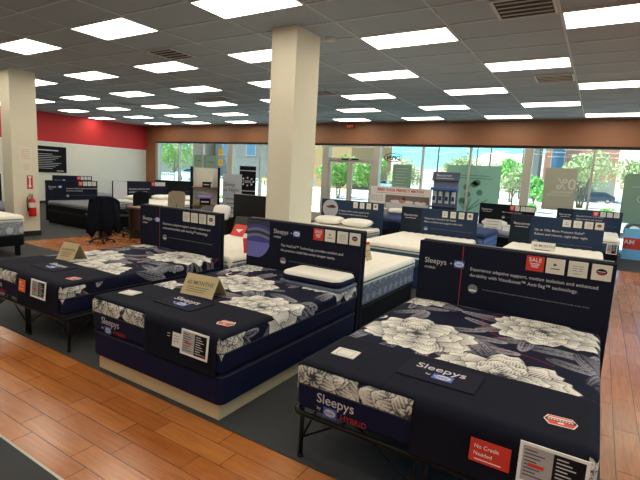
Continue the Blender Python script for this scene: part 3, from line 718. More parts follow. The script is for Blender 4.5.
# small things on the front row
ZT = ZM+.27
tent_card((-2.84, 2.73, ZT+.006), .10, 'beige tent card standing on the middle floral mattress', .35, .175, .105)
tent_card((-4.97, 2.78, ZT+.006), .12, 'beige tent card standing on the left floral mattress', .26, .185, .10)
def small_pillow(loc, label):
    t = empty('pillow', loc, .02, label=label, cat='pillow')
    rb_obj('gusset', .68, .40, .03, .10, M['navy'], t, .07, .03); rb_obj('top', .66, .385, .055, .125, M['pill'], t, .07, .034); rb_obj('tray', .70, .42, 0, .03, mat('clear_tray', (96, 106, 132), .4), t, .05, .008)
small_pillow((-2.32, 3.79, ZT+.008), 'white pillow with navy side on the middle floral mattress')
yf = YF-.022
price_card((CC+.60, yf-.008, .425), 'black and grey price card in white frame, on the foot of the nearest mattress', .27, .185)
price_card((CB+.51, yf-.008, .445), 'black and grey price card in white frame, on the middle mattress foot', .26, .175)
price_card((CA+.40, yf-.008, .465), 'black and grey price card in white frame, on the left mattress foot', .25, .165)
card('promo_card', (CC+.345, yf-.008, .442), .178, .108, 'red', 'red card reading No Credit Needed on the nearest mattress foot', 'promotion card', lines=('No Credit', 'Needed', '-'), size=.026)
b = MB(); 
card('promo_card', (CA+.105, yf-.008, .475), .12, .115, 'orange', 'small orange card on the left mattress foot', 'promotion card', lines=('SALE', '-', '-'), size=.024)
card('promo_card', (CB+.335, yf-.008, .475), .085, .10, 'white', 'small white card on the middle mattress foot', 'promotion card', lines=('-', '-', '-'), mt='grey', size=.016)
card('promo_card', (CB+.255, yf-.008, .495), .045, .085, 'boardk', 'narrow black label left of the small white card', 'promotion card', lines=('-', '-'), size=.016)
for cx, cy, lb, rz in ((CC-.58, 2.36, 'square white card lying on the nearest mattress foot cover', .05), (CB-.56, 2.33, 'flat white card lying on the middle mattress foot cover', .15)):
    t = empty('info_card', (cx, cy, ZT+.016), rz, label=lb, cat='card'); b = MB(); b.box(-.075, .075, -.06, .06, 0, .006, 0, .001); b.build('card_stock', M['cream'], t)
    b = MB(); b.box(-.052, .052, -.043, -.040, .006, .0066); b.box(-.052, .052, .040, .043, .006, .0066); b.box(-.052, -.049, -.04, .04, .006, .0066); b.box(.049, .052, -.04, .04, .006, .0066)
    b.build('border', M['grey'], t)

# =================================================================== SECOND ROW (facing us)
def row_bed(cx, yh, lm, lb, h=.30, top='ivory', side=None, band=None, fz=.36, w=1.50):
    box_spring((cx, yh-1.0, 0), lb, w-.02, 1.94, .006, fz, 'blueq' if band else 'black')
    return quilt_mattress((cx, yh-1.012, fz+.005), lm, W=w, h=h, top=top, side=side, band=band)
Y2 = 8.75
headboard((-4.62, Y2, 0), 0, 'navy headboard with round photo and four white cards, behind two pillows', bm='board2', logo='', div=None, lines=('Cooling comfort meets support with', 'the pressure relief of memory foam'), cardx=(.11, .27, .43, .59), tx=-.30, tz=.95, tsize=.05, z1=1.2)
row_bed(-4.62, Y2, 'ivory mattress with two pillows, right of the middle column', 'dark foundation under the ivory mattress with two pillows', side=DAM2)
# photo disc on that headboard
b = MB(); b.disc(-4.62-.52, .99, .20, .20, Y2-.004, 0, 32, .002); b.disc(-4.62-.50, 1.03, .13, .03, Y2-.007, 1, 20, .001); b.disc(-4.62-.47, 1.05, .07, .025, Y2-.0085, 2, 20, .001)
o = b.build('photo_disc', [mat('photo_grey', (178, 178, 190)), mat('photo_brown', (96, 62, 58)), mat('photo_dark', (60, 30, 36))]); tag(o, 'round photo on the headboard behind two pillows', 'picture')
pillow((-4.95, Y2-.33, .70), 'left of two white pillows on the ivory mattress by the column', .06, rx=.12)
pillow((-4.27, Y2-.33, .70), 'right of two white pillows on the ivory mattress by the column', -.04, rx=.12)
headboard((-2.68, Y2, 0), 0, 'slate blue headboard with dark left panel and four white cards, behind flat ivory mattress', bm='board2', left='board3', logo='Beautyrest', div=-.33, lines=('Responsive Comfort for Relief', 'More comfort and support with coils'), cardx=(.14, .30, .46, .62), tx=-.26, tz=.97, tsize=.05, z1=1.18)
row_bed(-2.64, Y2, 'flat ivory mattress with teal and white side bands, centre of second row', 'blue foundation under the flat ivory mattress', h=.30, side=M['teal'], band=('white', .12, .15))
headboard((-.64, 9.15, 0), 0, 'slate blue headboard reading Pressure Relief, behind the nearest bed', bm='board2', left='board3', logo='Beautyrest', div=-.40, lines=('Up to 100x More Pressure Relief*', 'Relieve and restore, night after night'), cardx=(.18, .35, .52, .68), tx=-.33, tz=.93, tsize=.058, z1=1.19, cs=.13)
row_bed(-.60, 9.15, 'ivory mattress behind the nearest headboard, at right', 'dark foundation of the ivory mattress at right')
card('table_sign', (-.72, 8.3, .672), .36, .14, 'cream', 'cream sign card standing on the ivory mattress at right', 'sign card', lines=('60 MONTHS', '-'), mt='dkgrey', size=.06)
card('table_sign', (-5.28, 7.0, .672), .16, .19, 'cream', 'small picture card on the mattress by the middle column', 'sign card', rz=.2, lines=('-', '-'), mt='orange', size=.04)
tent_card((-2.60, 5.45, .618), 1.6, 'small tent card standing on the medallion-side mattress', .16, .20, .06)['group'] = 'cards on the medallion-side mattress'
card('table_sign', (-2.72, 5.6, .618), .16, .22, 'red', 'small red card on the medallion-side mattress', 'sign card', rz=.3)
b = MB(); b.box(-.12, .12, -.012, 0, 0, .14, 0, .003); tag(b.build('label_box', M['boardk'], None, (-2.16, 6.74, .36), 0), 'black tag hanging on the foot of the flat ivory mattress', 'tag')

# =================================================================== THIRD ROW
Y3 = 13.35
headboard((-2.14, 13.1, 0), 0, 'black headboard with red SALE card, seen left of the Pressure Relief headboard', W=1.42, bm='boardk', div=None, logo='Beautyrest', lines=('More comfort and relief',), cardx=(.14, .27, .41, .53, .64), kinds='SLLLL', tx=-.1, tz=.98, tsize=.05, cs=.11, z1=1.2)
quilt_mattress((-2.14, 12.05, .34), 'dark mattress before the black headboard in the back row', W=1.42, h=.28, top='greym', side=M['black'])
box_spring((-2.14, 12.05, 0), 'dark foundation of the back row bed left of centre', 1.40, 1.94, .006, .335)
pillow((-2.35, 12.75, .63), 'white pillow on the dark back row mattress', .05)
card('table_sign', (-2.2, 11.75, .63), .42, .24, 'cream', 'cream sign card on the dark back row mattress', 'sign card', lines=('-', '-', '-'), mt='grey', size=.06)
card('table_sign', (-1.84, 11.5, .63), .16, .16, 'white', 'small white card right of the cream sign card', 'sign card', lines=('-',), mt='grey', size=.04)
card('table_sign', (-1.58, 11.5, .63), .14, .26, 'grey', 'small grey card at the right edge of the back row bed', 'sign card', lines=('-', '-'), mt='white', size=.04)
quilt_mattress((-2.40, 10.3, .24), 'blue quilted mattress with pale stripes seen in a gap of the back row', W=.95, L=1.5, h=.46, top='blueq', side=damask_mat('blue_wave', (40, 66, 128), (120, 150, 205), .12)); box_spring((-2.40, 10.3, 0), 'foundation of the blue quilted mattress', .93, 1.46, .05, .235)
headboard((-.22, 13.85, 0), 0, 'dark blue headboard with SALE card by the right window', W=1.50, bm='board2', left='board3', div=-.36, logo='Beautyrest', lines=('Beautiful Comfort for Relief', 'Relax, recover and restore'), cardx=(.16, .32, .47, .62), kinds='SLLL', tx=-.28, tz=1.0, tsize=.055, cs=.12, z1=1.19)
quilt_mattress((-.22, 12.8, .36), 'white topped mattress with blue side by the right window', W=1.40, h=.30, side=M['teal']); box_spring((-.22, 12.8, 0), 'dark foundation of the bed by the right window', 1.38, 1.94, .006, .355)
price_card((.34, 11.77, .34), 'small framed card on the bed by the right window', .2, .22)
# large poster and its bed
t = empty('poster_board', (-5.42, 13.5, 0), label='wide white poster reading Find Your Perfect Match with bed photo', cat='poster')
b = MB(); b.box(-1.02, 1.02, 0, .05, .03, 1.47, 0, .004); b.box(-.9, -.8, -.06, .1, 0, .03); b.box(.8, .9, -.06, .1, 0, .03); b.build('board', mat('poster_white', (232, 226, 220)), t)
b = MB(); b.text('FIND YOUR PERFECT MATCH', .118, 0, 1.33, -.003, 0, 'CENTER', bold=.035); b.build('lettering', M['red'], t)
b = MB()
for q in range(26): b.box(-.82+q*.063, -.82+q*.063+.045, -.002, 0, 1.265, 1.28)
for q in range(4):
    for w in range(5): b.box(-.98+w*.085, -.98+w*.085+.06, -.002, 0, 1.16-q*.05, 1.175-q*.05)
b.build('fine_print', M['grey'], t)
b = MB(); b.box(-.48, .98, -.002, 0, .70, 1.22, 0); b.box(-.46, .96, -.003, -.002, .72, .98, 1)
for cx, w in ((-.1, .2), (.30, .18), (.7, .2)): b.disc(cx, 1.02, w, .05, -.003, 2)
b.disc(.15, 1.10, .06, .07, -.004, 3); b.disc(.10, 1.04, .12, .05, -.0045, 4); b.disc(.72, 1.10, .10, .06, -.004, 0)
b.build('photo', [mat('poster_photo', (120, 104, 98)), mat('poster_sheet', (200, 196, 200)), mat('poster_pillow', (224, 212, 200)), mat('poster_hair', (60, 36, 30)), mat('poster_skin', (186, 130, 110))], t)
quilt_mattress((-5.35, 12.4, .36), 'navy covered mattress below the wide poster', W=1.9, h=.30, top='blueq', side=M['navyb']); box_spring((-5.35, 12.4, 0), 'dark foundation of the bed below the wide poster', 1.88, 1.94, .006, .355)
pillow((-5.95, 13.0, .665), 'left white pillow on the navy bed below the poster', 0, scale=(1, 1, 1.2)); pillow((-5.2, 13.0, .665), 'right white pillow on the navy bed below the poster', 0, scale=(1, 1, 1.2))
card('table_sign', (-5.15, 11.75, .67), .26, .20, 'grey', 'grey framed card on the navy bed below the poster', 'sign card', lines=('-', '-'), mt='cream', size=.05)
# product display stand
t = empty('display_stand', (-3.72, 12.6, 0), -.04, label='tall blue display stand with hanging sample pieces, before the window', cat='display stand')
b = MB(); b.box(-.36, .36, -.22, .22, 0, .05, 0, .004); b.build('base', M['dkgrey'], t)
b = MB(); b.box(-.36, .36, .02, .07, .05, 1.78, 0, .004); b.build('back_panel', mat('stand_grey', (110, 120, 138)), t)
b = MB(); T = Matrix.Translation((0, -.02, 1.74)) @ Matrix.Rotation(-.25, 4, 'X'); b.box(-.38, .38, -.05, .0, 0, .25, 0, .006, T); b.build('header', mat('stand_header', (64, 76, 102)), t)
b = MB(); b.text('Beautyrest', .10, -.27, .12, -.052, 0, T=T); b.box(-.26, .24, -.052, -.05, .06, .075, 0, T=T); b.build('lettering', M['silver'], t)
b = MB(); b.box(-.37, .37, -.16, .02, 1.48, 1.56, 0, .01); b.build('shelf', mat('stand_blue', (60, 92, 160)), t)
b = MB(); b.box(-.37, .37, -.16, .02, 1.0, 1.04, 0, .01); b.build('shelf', M['blueq'], t)
for k in range(4):
    x = -.27+k*.18; b = MB(); b.box(x-.055, x+.055, -.10, -.03, 1.12, 1.46, 0, .02); b.box(x-.04, x+.04, -.115, -.10, 1.2, 1.32, 1, .01); b.tube([(x, -.06, 1.46), (x, -.06, 1.49)], .01, 6, 1); b.build('sample', [mat('sample_pale', (188, 196, 206)), M['blueq']], t)

# =================================================================== LEFT SIDE
# bed with pale medallion side at the left edge, lying along X, foot towards us
t0 = box_spring((-9.62, 3.25, 0), 'dark foundation with short legs at the left edge', 1.50, 1.96, .19, .37, 'black', rz=PI/2, legs=True, group=None)
quilt_mattress((-9.61, 3.25, .372), 'ivory mattress with grey medallion side at the left edge', h=.35, rz=PI/2, side=DAM2, group='mattresses with pale quilted tops')
headboard((-13.0, 7.35, 0), PI/2, 'navy headboard with orange card, behind the dark grey bed at left', W=1.5, lines=('Experience adaptive support, motion isolation', 'and enhanced durability'), cardx=(.22, .36, .50, .64), kinds='SLLL', div=None, tx=-.2, tz=.93, tsize=.05, cs=.12)
quilt_mattress((-11.98, 7.35, .34), 'grey topped mattress on a dark base left of the office chair', h=.27, top='greym', side=M['black'], rz=PI/2); box_spring((-11.98, 7.35, 0), 'dark foundation below the grey topped mattress', 1.5, 1.96, .006, .335, rz=PI/2)
headboard((-16.6, 9.4, 0), PI/2, 'navy headboard farther back by the left wall with orange card', W=1.45, lines=('Experience support',), cardx=(.2, .34, .48, .62), kinds='SLLL', div=None, tx=-.3, tz=.95, cs=.12, z1=1.2)
quilt_mattress((-15.58, 9.4, .34), 'grey mattress before the farther left headboard', h=.27, top='greym', side=M['black'], rz=PI/2); box_spring((-15.58, 9.4, 0), 'foundation before the farther left headboard', 1.48, 1.94, .006, .335, rz=PI/2)
headboard((-12.75, 9.45, 0), PI/2, 'wide navy headboard with pale picture at its left end, behind two pillows', W=2.0, left='silver', logo='', lines=('Beautiful comfort for relief', 'cooling support all night'), cardx=(.46, .60, .74, .88), kinds='SLLL', div=-.52, tx=-.45, tz=.93, tsize=.07, cs=.13, z1=1.2)
quilt_mattress((-11.73, 9.45, .34), 'ivory mattress with two pillows behind the desk', W=1.9, h=.29, rz=PI/2); box_spring((-11.73, 9.45, 0), 'dark foundation behind the desk', 1.88, 1.94, .006, .335, rz=PI/2)
pillow((-12.35, 9.0, .64), 'left white pillow on the bed behind the desk', PI/2); pillow((-12.35, 9.95, .64), 'right white pillow on the bed behind the desk', PI/2)
headboard((-14.6, 12.4, 0), .9, 'black headboard with white logo near the left windows', W=1.5, bm='boardk', logo='', lines=('',), div=None, tx=-.1, tz=.92, tsize=.09, z1=1.18)
quilt_mattress((-13.6, 11.95, .34), 'white mattress before the black headboard near the left windows', h=.27, rz=.9+0, W=1.4); box_spring((-13.6, 11.95, 0), 'foundation near the left windows', 1.38, 1.94, .006, .335, rz=.9)
headboard((-13.45, 4.95, 0), PI/2, 'plain black headboard left of the column with extinguisher', W=1.5, bm='boardk', logo='', div=None, z1=1.30)
quilt_mattress((-12.46, 4.95, .34), 'dark mattress left of the column with extinguisher', h=.25, top='greym', side=M['black'], rz=PI/2, W=1.4); box_spring((-12.46, 4.95, 0), 'dark foundation left of the column with extinguisher', 1.38, 1.94, .006, .335, rz=PI/2)
# wall board
t = empty('wall_sign', (XL+.003, 9.8, 1.23), PI/2, label='black board with white text on the left wall', cat='sign')
b = MB(); b.box(-.62, .62, -.03, 0, 0, 1.04, 0, .004); b.build('board', M['boardk'], t)
b = MB(); b.box(-.54, .30, -.032, -.03, .86, .90)
for q in range(9): b.box(-.54, -.54+.6+.35*((q*3) % 4)/3, -.032, -.03, .72-q*.07, .735-q*.07)
b.box(.22, .50, -.032, -.03, .06, .09); b.build('lettering', M['silver'], t)
# extinguisher and papers on left column
XF = -10.80
t = empty('fire_extinguisher', (XF+.09, 5.13, .46), label='red fire extinguisher hanging on the left column', cat='fire extinguisher')
b = MB(); b.lathe([(.0, .0), (.068, .0), (.075, .02), (.075, .32), (.06, .37), (.028, .40), (.02, .42)], (0, 0, 0), 24); auto(b.build('cylinder', M['extred'], t))
b = MB(); b.lathe([(.022, .42), (.022, .46), (.012, .48)], (0, 0, 0), 12); b.box(-.012, .012, -.07, .03, .465, .48, 0, .003); b.box(-.012, .012, -.08, .03, .49, .502, 0, .003); b.build('valve', M['chrome'], t)
b = MB(); b.tube([(0, -.03, .45), (0, -.09, .43), (.01, -.11, .34), (.01, -.10, .22), (.01, -.088, .12)], [.01, .01, .01, .012, .018], 8); b.build('hose', M['steel'], t, smooth=True)
b = MB(); b.lathe([(.0765, .20), (.0765, .31)], (0, 0, 0), 24); b.build('label', M['cream'], t)
b = MB(); b.box(-.09, -.07, -.04, .04, .1, .36); b.build('bracket', M['steel'], t)
t = empty('safety_sign', (XF+.001, 5.14, 1.06), PI/2, label='red fire extinguisher arrow sign above the extinguisher', cat='sign'); b = MB(); b.box(-.06, .06, -.003, 0, 0, .30); b.build('plate', M['red'], t)
b = MB(); b.box(-.014, .014, -.004, -.003, .08, .27); b.box(-.035, .035, -.004, -.003, .25, .28); b.add([(-.04, -.004, .08), (0, -.004, .025), (.04, -.004, .08)], [(0, 1, 2)]); b.build('arrow', M['white'], t)
t = empty('notice', (XF+.001, 5.08, 1.42), PI/2, label='two white paper notices taped on the left column', cat='notice')
b = MB(); b.box(-.14, .12, -.002, 0, .24, .56); b.box(-.10, .10, -.002, 0, 0, .22); b.build('paper', mat('paper', (232, 222, 206)), t)
b = MB()
for q in range(6): b.box(-.10, .08, -.003, -.002, .5-q*.04, .506-q*.04)
for q in range(4): b.box(-.07, .07, -.003, -.002, .18-q*.04, .186-q*.04)
b.build('lettering', mat('paper_print', (190, 110, 90)), t)

# office chairs and desk
def office_chair(loc, rz, label, m='black', back=(.46, .50), seatz=.48, group='office chairs around the desk', top=None):
    t = empty('office_chair', loc, rz, label=label, cat='office chair', group=group)
    b = MB()
    for k in range(5):
        a = 2*PI*k/5+.3; b.tube([(0, 0, .11), (.27*math.cos(a), .27*math.sin(a), .075)], [.022, .014], 8)
    b.build('star_base', M['steel'], t, smooth=True)
    for k in range(5):
        a = 2*PI*k/5+.3; x, y = .28*math.cos(a), .28*math.sin(a); b = MB(); b.lathe([(.012, -.014), (.03, -.012), (.03, .012), (.012, .014)], (0, 0, 0), 12, 0, Matrix.Translation((x, y, .036)) @ Matrix.Rotation(PI/2, 4, 'X')); b.tube([(x, y, .04), (x, y, .08)], .008, 6); b.build('caster', M['steel'], t, smooth=False)
    b = MB(); b.lathe([(.03, .1), (.03, .26), (.018, .27), (.018, seatz-.06), (.09, seatz-.05), (.09, seatz-.03)], (0, 0, 0), 12); b.build('gas_lift', M['steel'], t)
    rb_obj('seat', .50, .48, seatz-.04, seatz+.05, M[m], t, .12, .04)
    w, h = back
    b = MB(); n = 12; vs = []; fs = []
    for s in (0, 1):
        for j in range(n+1):
            for i in range(n+1):
                u = i/n*2-1; v = j/n; ww = w/2*(1-.25*max(0, v-.7)**1.2-.1*(1-v)**2); x = u*ww; y = .24+.03*s-.05*(1-u*u)*-1+.05*v-.06*math.sin(v*PI)*0; z = seatz+.12+h*v-(.05*abs(u)**4 if v > .8 else 0)
                vs.append((x, y, z))
    N = (n+1)**2
    for s in (0, 1):
        for j in range(n):
            for i in range(n):
                a = s*N+j*(n+1)+i; f = (a, a+1, a+n+2, a+n+1); fs.append(f if s == 0 else f[::-1])
    per = [i for i in range(n+1)]+[j*(n+1)+n for j in range(1, n+1)]+[n*(n+1)+i for i in range(n-1, -1, -1)]+[j*(n+1) for j in range(n-1, 0, -1)]
    for q in range(len(per)): a, c = per[q], per[(q+1) % len(per)]; fs.append((a, N+a, N+c, c))
    b.add(vs, fs); auto(b.build('backrest', M[m], t), 60)
    b = MB(); b.tube([(0, .1, seatz-.03), (0, .27, seatz), (0, .31, seatz+.16), (0, .33, seatz+.3)], .022, 8); b.build('back_support', M['steel'], t, smooth=True)
    for s in (-1, 1):
        b = MB(); b.tube([(s*.24, .05, seatz), (s*.29, .06, seatz+.18)], .014, 8); b.box(s*.29-.03, s*.29+.03, -.14, .14, seatz+.18, seatz+.205, 0, .01); b.build('armrest', M['steel'], t)
    return t
office_chair((-9.12, 5.75, 0), -1.95, 'black office chair with a dark jacket over its back, left of the desk').scale = (.9, .9, .92)
# jacket draped over that chair
n = 26; b = MB(); vs = []; fs = []
rj = np.random.RandomState(4)
for j in range(n+1):
    for i in range(n+1):
        u = i/n*2-1; v = j/n
        # path: front flap up, over the top, down the back
        if v < .25: z = 1.10-.28*(1-v/.25)-.02; y = .20
        elif v < .35: z = 1.10+.02*math.sin((v-.25)/.1*PI); y = .20+.16*(v-.25)/.1
        else: z = 1.09-.80*(v-.35)/.65; y = .36+.05*math.sin((v-.35)/.65*PI)
        w = .29+.08*min(1, max(0, v-.3)*2.2); sh = -.07*abs(u)**3
        f = .018*math.sin(u*9+v*3)+.012*math.sin(u*17+1)
        if v > .9: z += .05*math.sin(u*7)+.04*math.sin(u*13+2)
        vs.append((u*w, y+(f if v > .35 else f*.3)+(-.08*abs(u)**2.2 if v > .35 else 0), z+sh))
for j in range(n):
    for i in range(n): a = j*(n+1)+i; fs.append((a, a+1, a+n+2, a+n+1))
b.add(vs, fs); o = b.build('jacket', mat('jacket_navy', (17, 21, 32), .9, spec=.1), None, (-9.12, 5.75, 0), -1.95, True); o.scale = (.9, .9, .92); tag(o, 'dark jacket draped over the back of the left office chair', 'jacket')
s = o.modifiers.new('thickness', 'SOLIDIFY'); s.thickness = .018; s.offset = 0
t = empty('desk', (-8.35, 6.9, 0), .0, label='dark brown office desk with papers in the middle of the store', cat='desk')
b = MB(); b.box(-.95, .95, -.4, .4, .72, .76, 0, .006); b.build('desk_top', M['wood'], t)
for s in (-1, 1): b = MB(); b.box(s*.9-.02, s*.9+.02, -.37, .37, 0, .72, 0, .003); b.build('side_panel', M['woodd'], t)
b = MB(); b.box(-.88, .88, -.30, -.28, .2, .72, 0, .003); b.build('front_panel', M['woodd'], t)
t2 = empty('desk', (-6.83, 7.0, 0), .0, label='brown desk behind the left headboard, with pillows on it', cat='desk')
b = MB(); b.box(-.38, .38, -.4, .4, .72, .76, 0, .006); b.build('desk_top', M['wood'], t2)
for s in (-1, 1): b = MB(); b.box(s*.34-.02, s*.34+.02, -.37, .37, 0, .72, 0, .003); b.build('side_panel', M['woodd'], t2)
office_chair((-10.3, 7.45, 0), .4, 'black office chair behind the brown desk, low back', back=(.46, .42))
office_chair((-9.85, 6.75, 0), PI/2*1.1, 'black office chair at the left end of the brown desk', back=(.42, .30), seatz=.44)
office_chair((-9.3, 7.75, 0), .3, 'beige mesh office chair behind the brown desk', 'beigech', (.50, .48), .50)
t = empty('paper_tray', (-8.9, 6.85, .76), .2, label='grey paper tray with papers on the brown desk', cat='tray'); b = MB(); b.box(-.16, .16, -.12, .12, 0, .01); b.box(-.16, -.15, -.12, .12, 0, .06); b.box(.15, .16, -.12, .12, 0, .06); b.box(-.16, .16, .11, .12, 0, .06); b.build('tray', M['dkgrey'], t); b = MB(); b.box(-.13, .13, -.1, .1, .01, .03); b.build('papers', M['white'], t)
t = empty('tissue_box', (-8.45, 6.8, .76), -.2, label='small pale box on the brown desk', cat='box'); b = MB(); b.box(-.11, .11, -.06, .06, 0, .08, 0, .005); b.build('box', M['cream'], t); b = MB(); b.box(-.04, .04, -.015, .015, .08, .082); b.build('slot', M['dkgrey'], t)
# waste bin by chair
t = empty('waste_bin', (-9.75, 6.2, .0), label='dark waste bin beside the chair with the jacket', cat='waste bin'); b = MB(); b.lathe([(.0, .006), (.11, .006), (.14, .34), (.15, .35), (.13, .35), (.10, .02)], (0, 0, 0), 20); auto(b.build('bin', M['woodd'], t))

# white accessory shelf
t = empty('display_shelf', (-8.38, 8.05, 0), .72, label='white display shelf with black side posts and two wooden shelves', cat='display shelf')
b = MB(); b.box(-.30, .30, .12, .15, .05, 1.74, 0, .003); b.build('back_panel', mat('shelf_white', (226, 222, 212)), t)
for s in (-1, 1): b = MB(); b.box(s*.33-.025, s*.33+.025, -.05, .16, 0, 1.76, 0, .004); b.build('side_post', M['boardk'], t)
for z in (.35, .80, 1.24): b = MB(); b.box(-.305, .305, -.14, .12, z, z+.03, 0, .003); b.build('shelf', M['wood'], t)
for (x, z, w, h, m, lb) in ((.05, 1.27, .24, .13, 'boardk', 'black box on the upper shelf of the white display'), (.17, 1.27, .12, .22, 'white', 'white box on the upper shelf of the white display'), (.02, .83, .32, .16, 'boardk', 'black box on the lower shelf of the white display'), (.0, 1.02, .5, .10, 'silver', 'pale purple packaged sheet set on the lower shelf')):
    if lb.startswith('pale'): z = .99
    x *= .8; w *= .8; yo = -.08 if m == 'boardk' else .04; t = empty('product_box', (-8.38+x*.75-yo*.66, 8.05+x*.66+yo*.75, z), .72, label=lb, cat='box'); b = MB(); b.box(-w/2, w/2, -.05, .05, 0, h, 0, .004); b.build('carton', mat('pack_lilac', (150, 130, 185)) if m == 'silver' else M[m], t)
    b = MB(); b.box(-w*.35, w*.35, -.052, -.05, h*.4, h*.6); b.build('label', M['silver'] if m != 'white' else M['grey'], t)
# signs on stands
t = empty('floor_sign', (-8.36, 9.0, 0), .55, label='silver floor sign reading Sleep at Night beside the white shelf', cat='sign')
b = MB(); b.box(-.25, .25, -.01, .02, .03, 1.62, 0, .004); b.build('panel', mat('sign_silver', (176, 180, 188), .4), t)
b = MB(); b.text('Sleep', .14, -.22, 1.30, -.012); b.text('at Night', .125, -.22, 1.16, -.012)
for q in range(4): b.box(-.18+.04*(q % 2), .16, -.013, -.011, .95-q*.12, .97-q*.12)
b.build('lettering', M['dkgrey'], t); b = MB(); b.box(-.33, .33, -.15, .15, 0, .03, 0, .004); b.build('base', M['steel'], t)
t = empty('floor_sign', (-8.70, 10.0, 0), .5, label='black floor sign with white circular logo, right of the silver sign', cat='sign')
b = MB(); b.box(-.235, .235, -.01, .02, .03, 1.86, 0, .004); b.build('panel', M['boardk'], t)
b = MB(); b.box(-.235, .235, -.014, -.01, 1.72, 1.74); b.box(-.235, .235, -.014, -.01, 1.14, 1.16)
for k in range(8): a = 2*PI*k/8; b.lathe([(.018, 0), (.026, 0), (.026, .003), (.018, .003)], (0, 0, 0), 12, 0, Matrix.Translation((.17*math.cos(a), -.012, 1.42+.11*math.sin(a))) @ Matrix.Rotation(PI/2, 4, 'X'))
b.text('100%', .11, -.13, 1.38, -.014); b.build('lettering', M['silver'], t); b = MB(); b.box(-.3, .3, -.15, .15, 0, .03, 0, .004); b.build('base', M['steel'], t)
t = empty('display_cabinet', (-5.95, 7.0, 0), label='tall black panel cabinet left of the middle column', cat='cabinet')
b = MB(); b.box(-.43, .43, -.08, .12, .04, 1.245, 0, .006); b.build('body', M['screen'], t); b = MB(); b.box(-.40, .40, -.06, .10, 0, .04); b.build('base', M['steel'], t); b = MB(); b.box(-.4, .4, -.084, -.08, .1, .102); b.build('seam', M['dkgrey'], t)
# things on the bed behind the left headboard
ZB = .62
def leaning(name, loc, rx, rz, w, h, th, m, label, cat, mark=None):
    t = empty(name, loc, rz, label=label, cat=cat); t.rotation_euler[0] = rx
    b = MB(); b.box(-w/2, w/2, -th/2, th/2, 0, h, 0, min(.004, th*.3)); b.build('cover', M[m], t)
    if mark: b = MB(); b.add([(-w*.28, -th/2-.001, h*.55), (0, -th/2-.001, h*.42), (w*.28, -th/2-.001, h*.62), (w*.08, -th/2-.001, h*.3)], [(0, 1, 2), (0, 3, 1), (1, 3, 2)]); b.build('mark', M[mark], t)
    return t
leaning('folder', (-5.27, 5.9, ZB+.03), -.5, .25, .30, .30, .03, 'screen', 'black folder standing on the white mattress behind the left headboard', 'folder')
leaning('flyer', (-5.10, 5.62, ZB+.015), -.6, -.1, .30, .22, .006, 'red', 'red flyer with white mark on the white mattress', 'flyer', 'white')
leaning('flyer', (-3.93, 4.62, ZB+.012), -.15, PI/2*.9, .22, .2, .006, 'red', 'small red and white card at the edge of the left headboard', 'flyer', 'white')
pillow((-6.55, 6.80, .83), 'white cushion standing on the desk behind the left headboard', .2, m='white', scale=(.62, .8, .8), rx=1.2)
pillow((-6.90, 6.74, .80), 'dark grey cushion beside the white one on the desk', -.1, m='dkgrey', scale=(.62, .7, .8), rx=.9)
pillow((-6.95, 7.12, .762), 'pale grey cushion lying on the desk', .1, m='greym', scale=(.7, .8, .8))
t = empty('snack_bag', (-7.08, 6.70, .762), .2, label='orange and brown packet on the desk behind the left headboard', cat='packet'); b = MB(); b.add(*rbox(.22, .1, 0, .07, .03, .02)); auto(b.build('packet', M['orange'], t)); b = MB(); b.box(-.05, .05, -.052, -.048, .02, .05); b.build('label', M['woodd'], t)

# =================================================================== WINDOW POSTERS
PY = YW+.02
def wposter(x0, x1, z0, z1, m, label, rc=0, y=PY):
    t = empty('window_poster', ((x0+x1)/2, y, z0), label=label, cat='window poster', group='posters hanging on the windows'); w = x1-x0; h = z1-z0
    b = MB()
    if rc:
        o = [(p[0], p[1]+h/2) for p in outline(w, h, rc, 6)]; n = len(o)
        b.add([(x, -.004, z) for x, z in o]+[(x, 0, z) for x, z in o], [tuple(range(n))[::-1], tuple(range(n, 2*n))]+[(k, n+k, n+(k+1) % n, (k+1) % n) for k in range(n)])
    else: b.box(-w/2, w/2, -.004, 0, 0, h)
    b.build('sheet', m, t); return t, w, h
PG = translucent('poster_green', (150, 168, 152), .4, .08); PT = translucent('poster_tan', (196, 188, 172), .5); PP = translucent('poster_pale', (156, 182, 168), .42, .18)
INK = translucent('poster_ink', (190, 205, 190), .5); INKW = translucent('poster_ink_white', (235, 232, 225), .5); INKD = translucent('poster_ink_dark', (90, 120, 108), .3)
MIR = Matrix.Diagonal((-1, 1, 1, 1))
t, w, h = wposter(-6.10, -5.43, 1.36, 2.22, PG, 'green paper poster in the window right of the doors')
b = MB()
for q in range(7): b.box(-.22, .20-.05*(q % 3), -.006, -.004, h-.15-q*.1, h-.125-q*.1)
b.build('lettering', INK, t)
t, w, h = wposter(-4.26, -2.62, .75, 2.27, PP, 'large pale green translucent poster behind the display stand')
b = MB()
for q in range(6): b.disc(.25*math.cos(q), .7+.3*math.sin(q*1.7), .09+.03*(q % 2), .09, -.005, 0)
b.box(-.6, .5, -.006, -.004, 1.2, 1.22); b.box(-.5, .6, -.006, -.004, 1.12, 1.14)
for q in range(5): b.tube([(-.1, -.006, .1), (-.5+q*.25, -.006, .5)], .012, 4)
b.build('artwork', INKD, t)
t, w, h = wposter(-1.43, -.62, 1.10, 2.28, PT, 'tan paper poster with 0% in the window')
b = MB(); b.text('0%', .42, -.40, .60, -.006, 0, T=MIR); b.text('FINANCING', .10, -.33, .48, -.006, 0, T=MIR); b.box(-.3, .3, -.006, -.004, .42, .435); b.build('lettering', INKW, t)
t, w, h = wposter(.47, 1.25, .90, 2.20, PG, 'green rounded poster at the right edge of the windows', .10)
b = MB(); b.text('OO', .3, -.42, .55, -.006, 0, T=MIR); b.box(-.2, .25, -.006, -.004, .95, .97); b.build('lettering', INK, t)
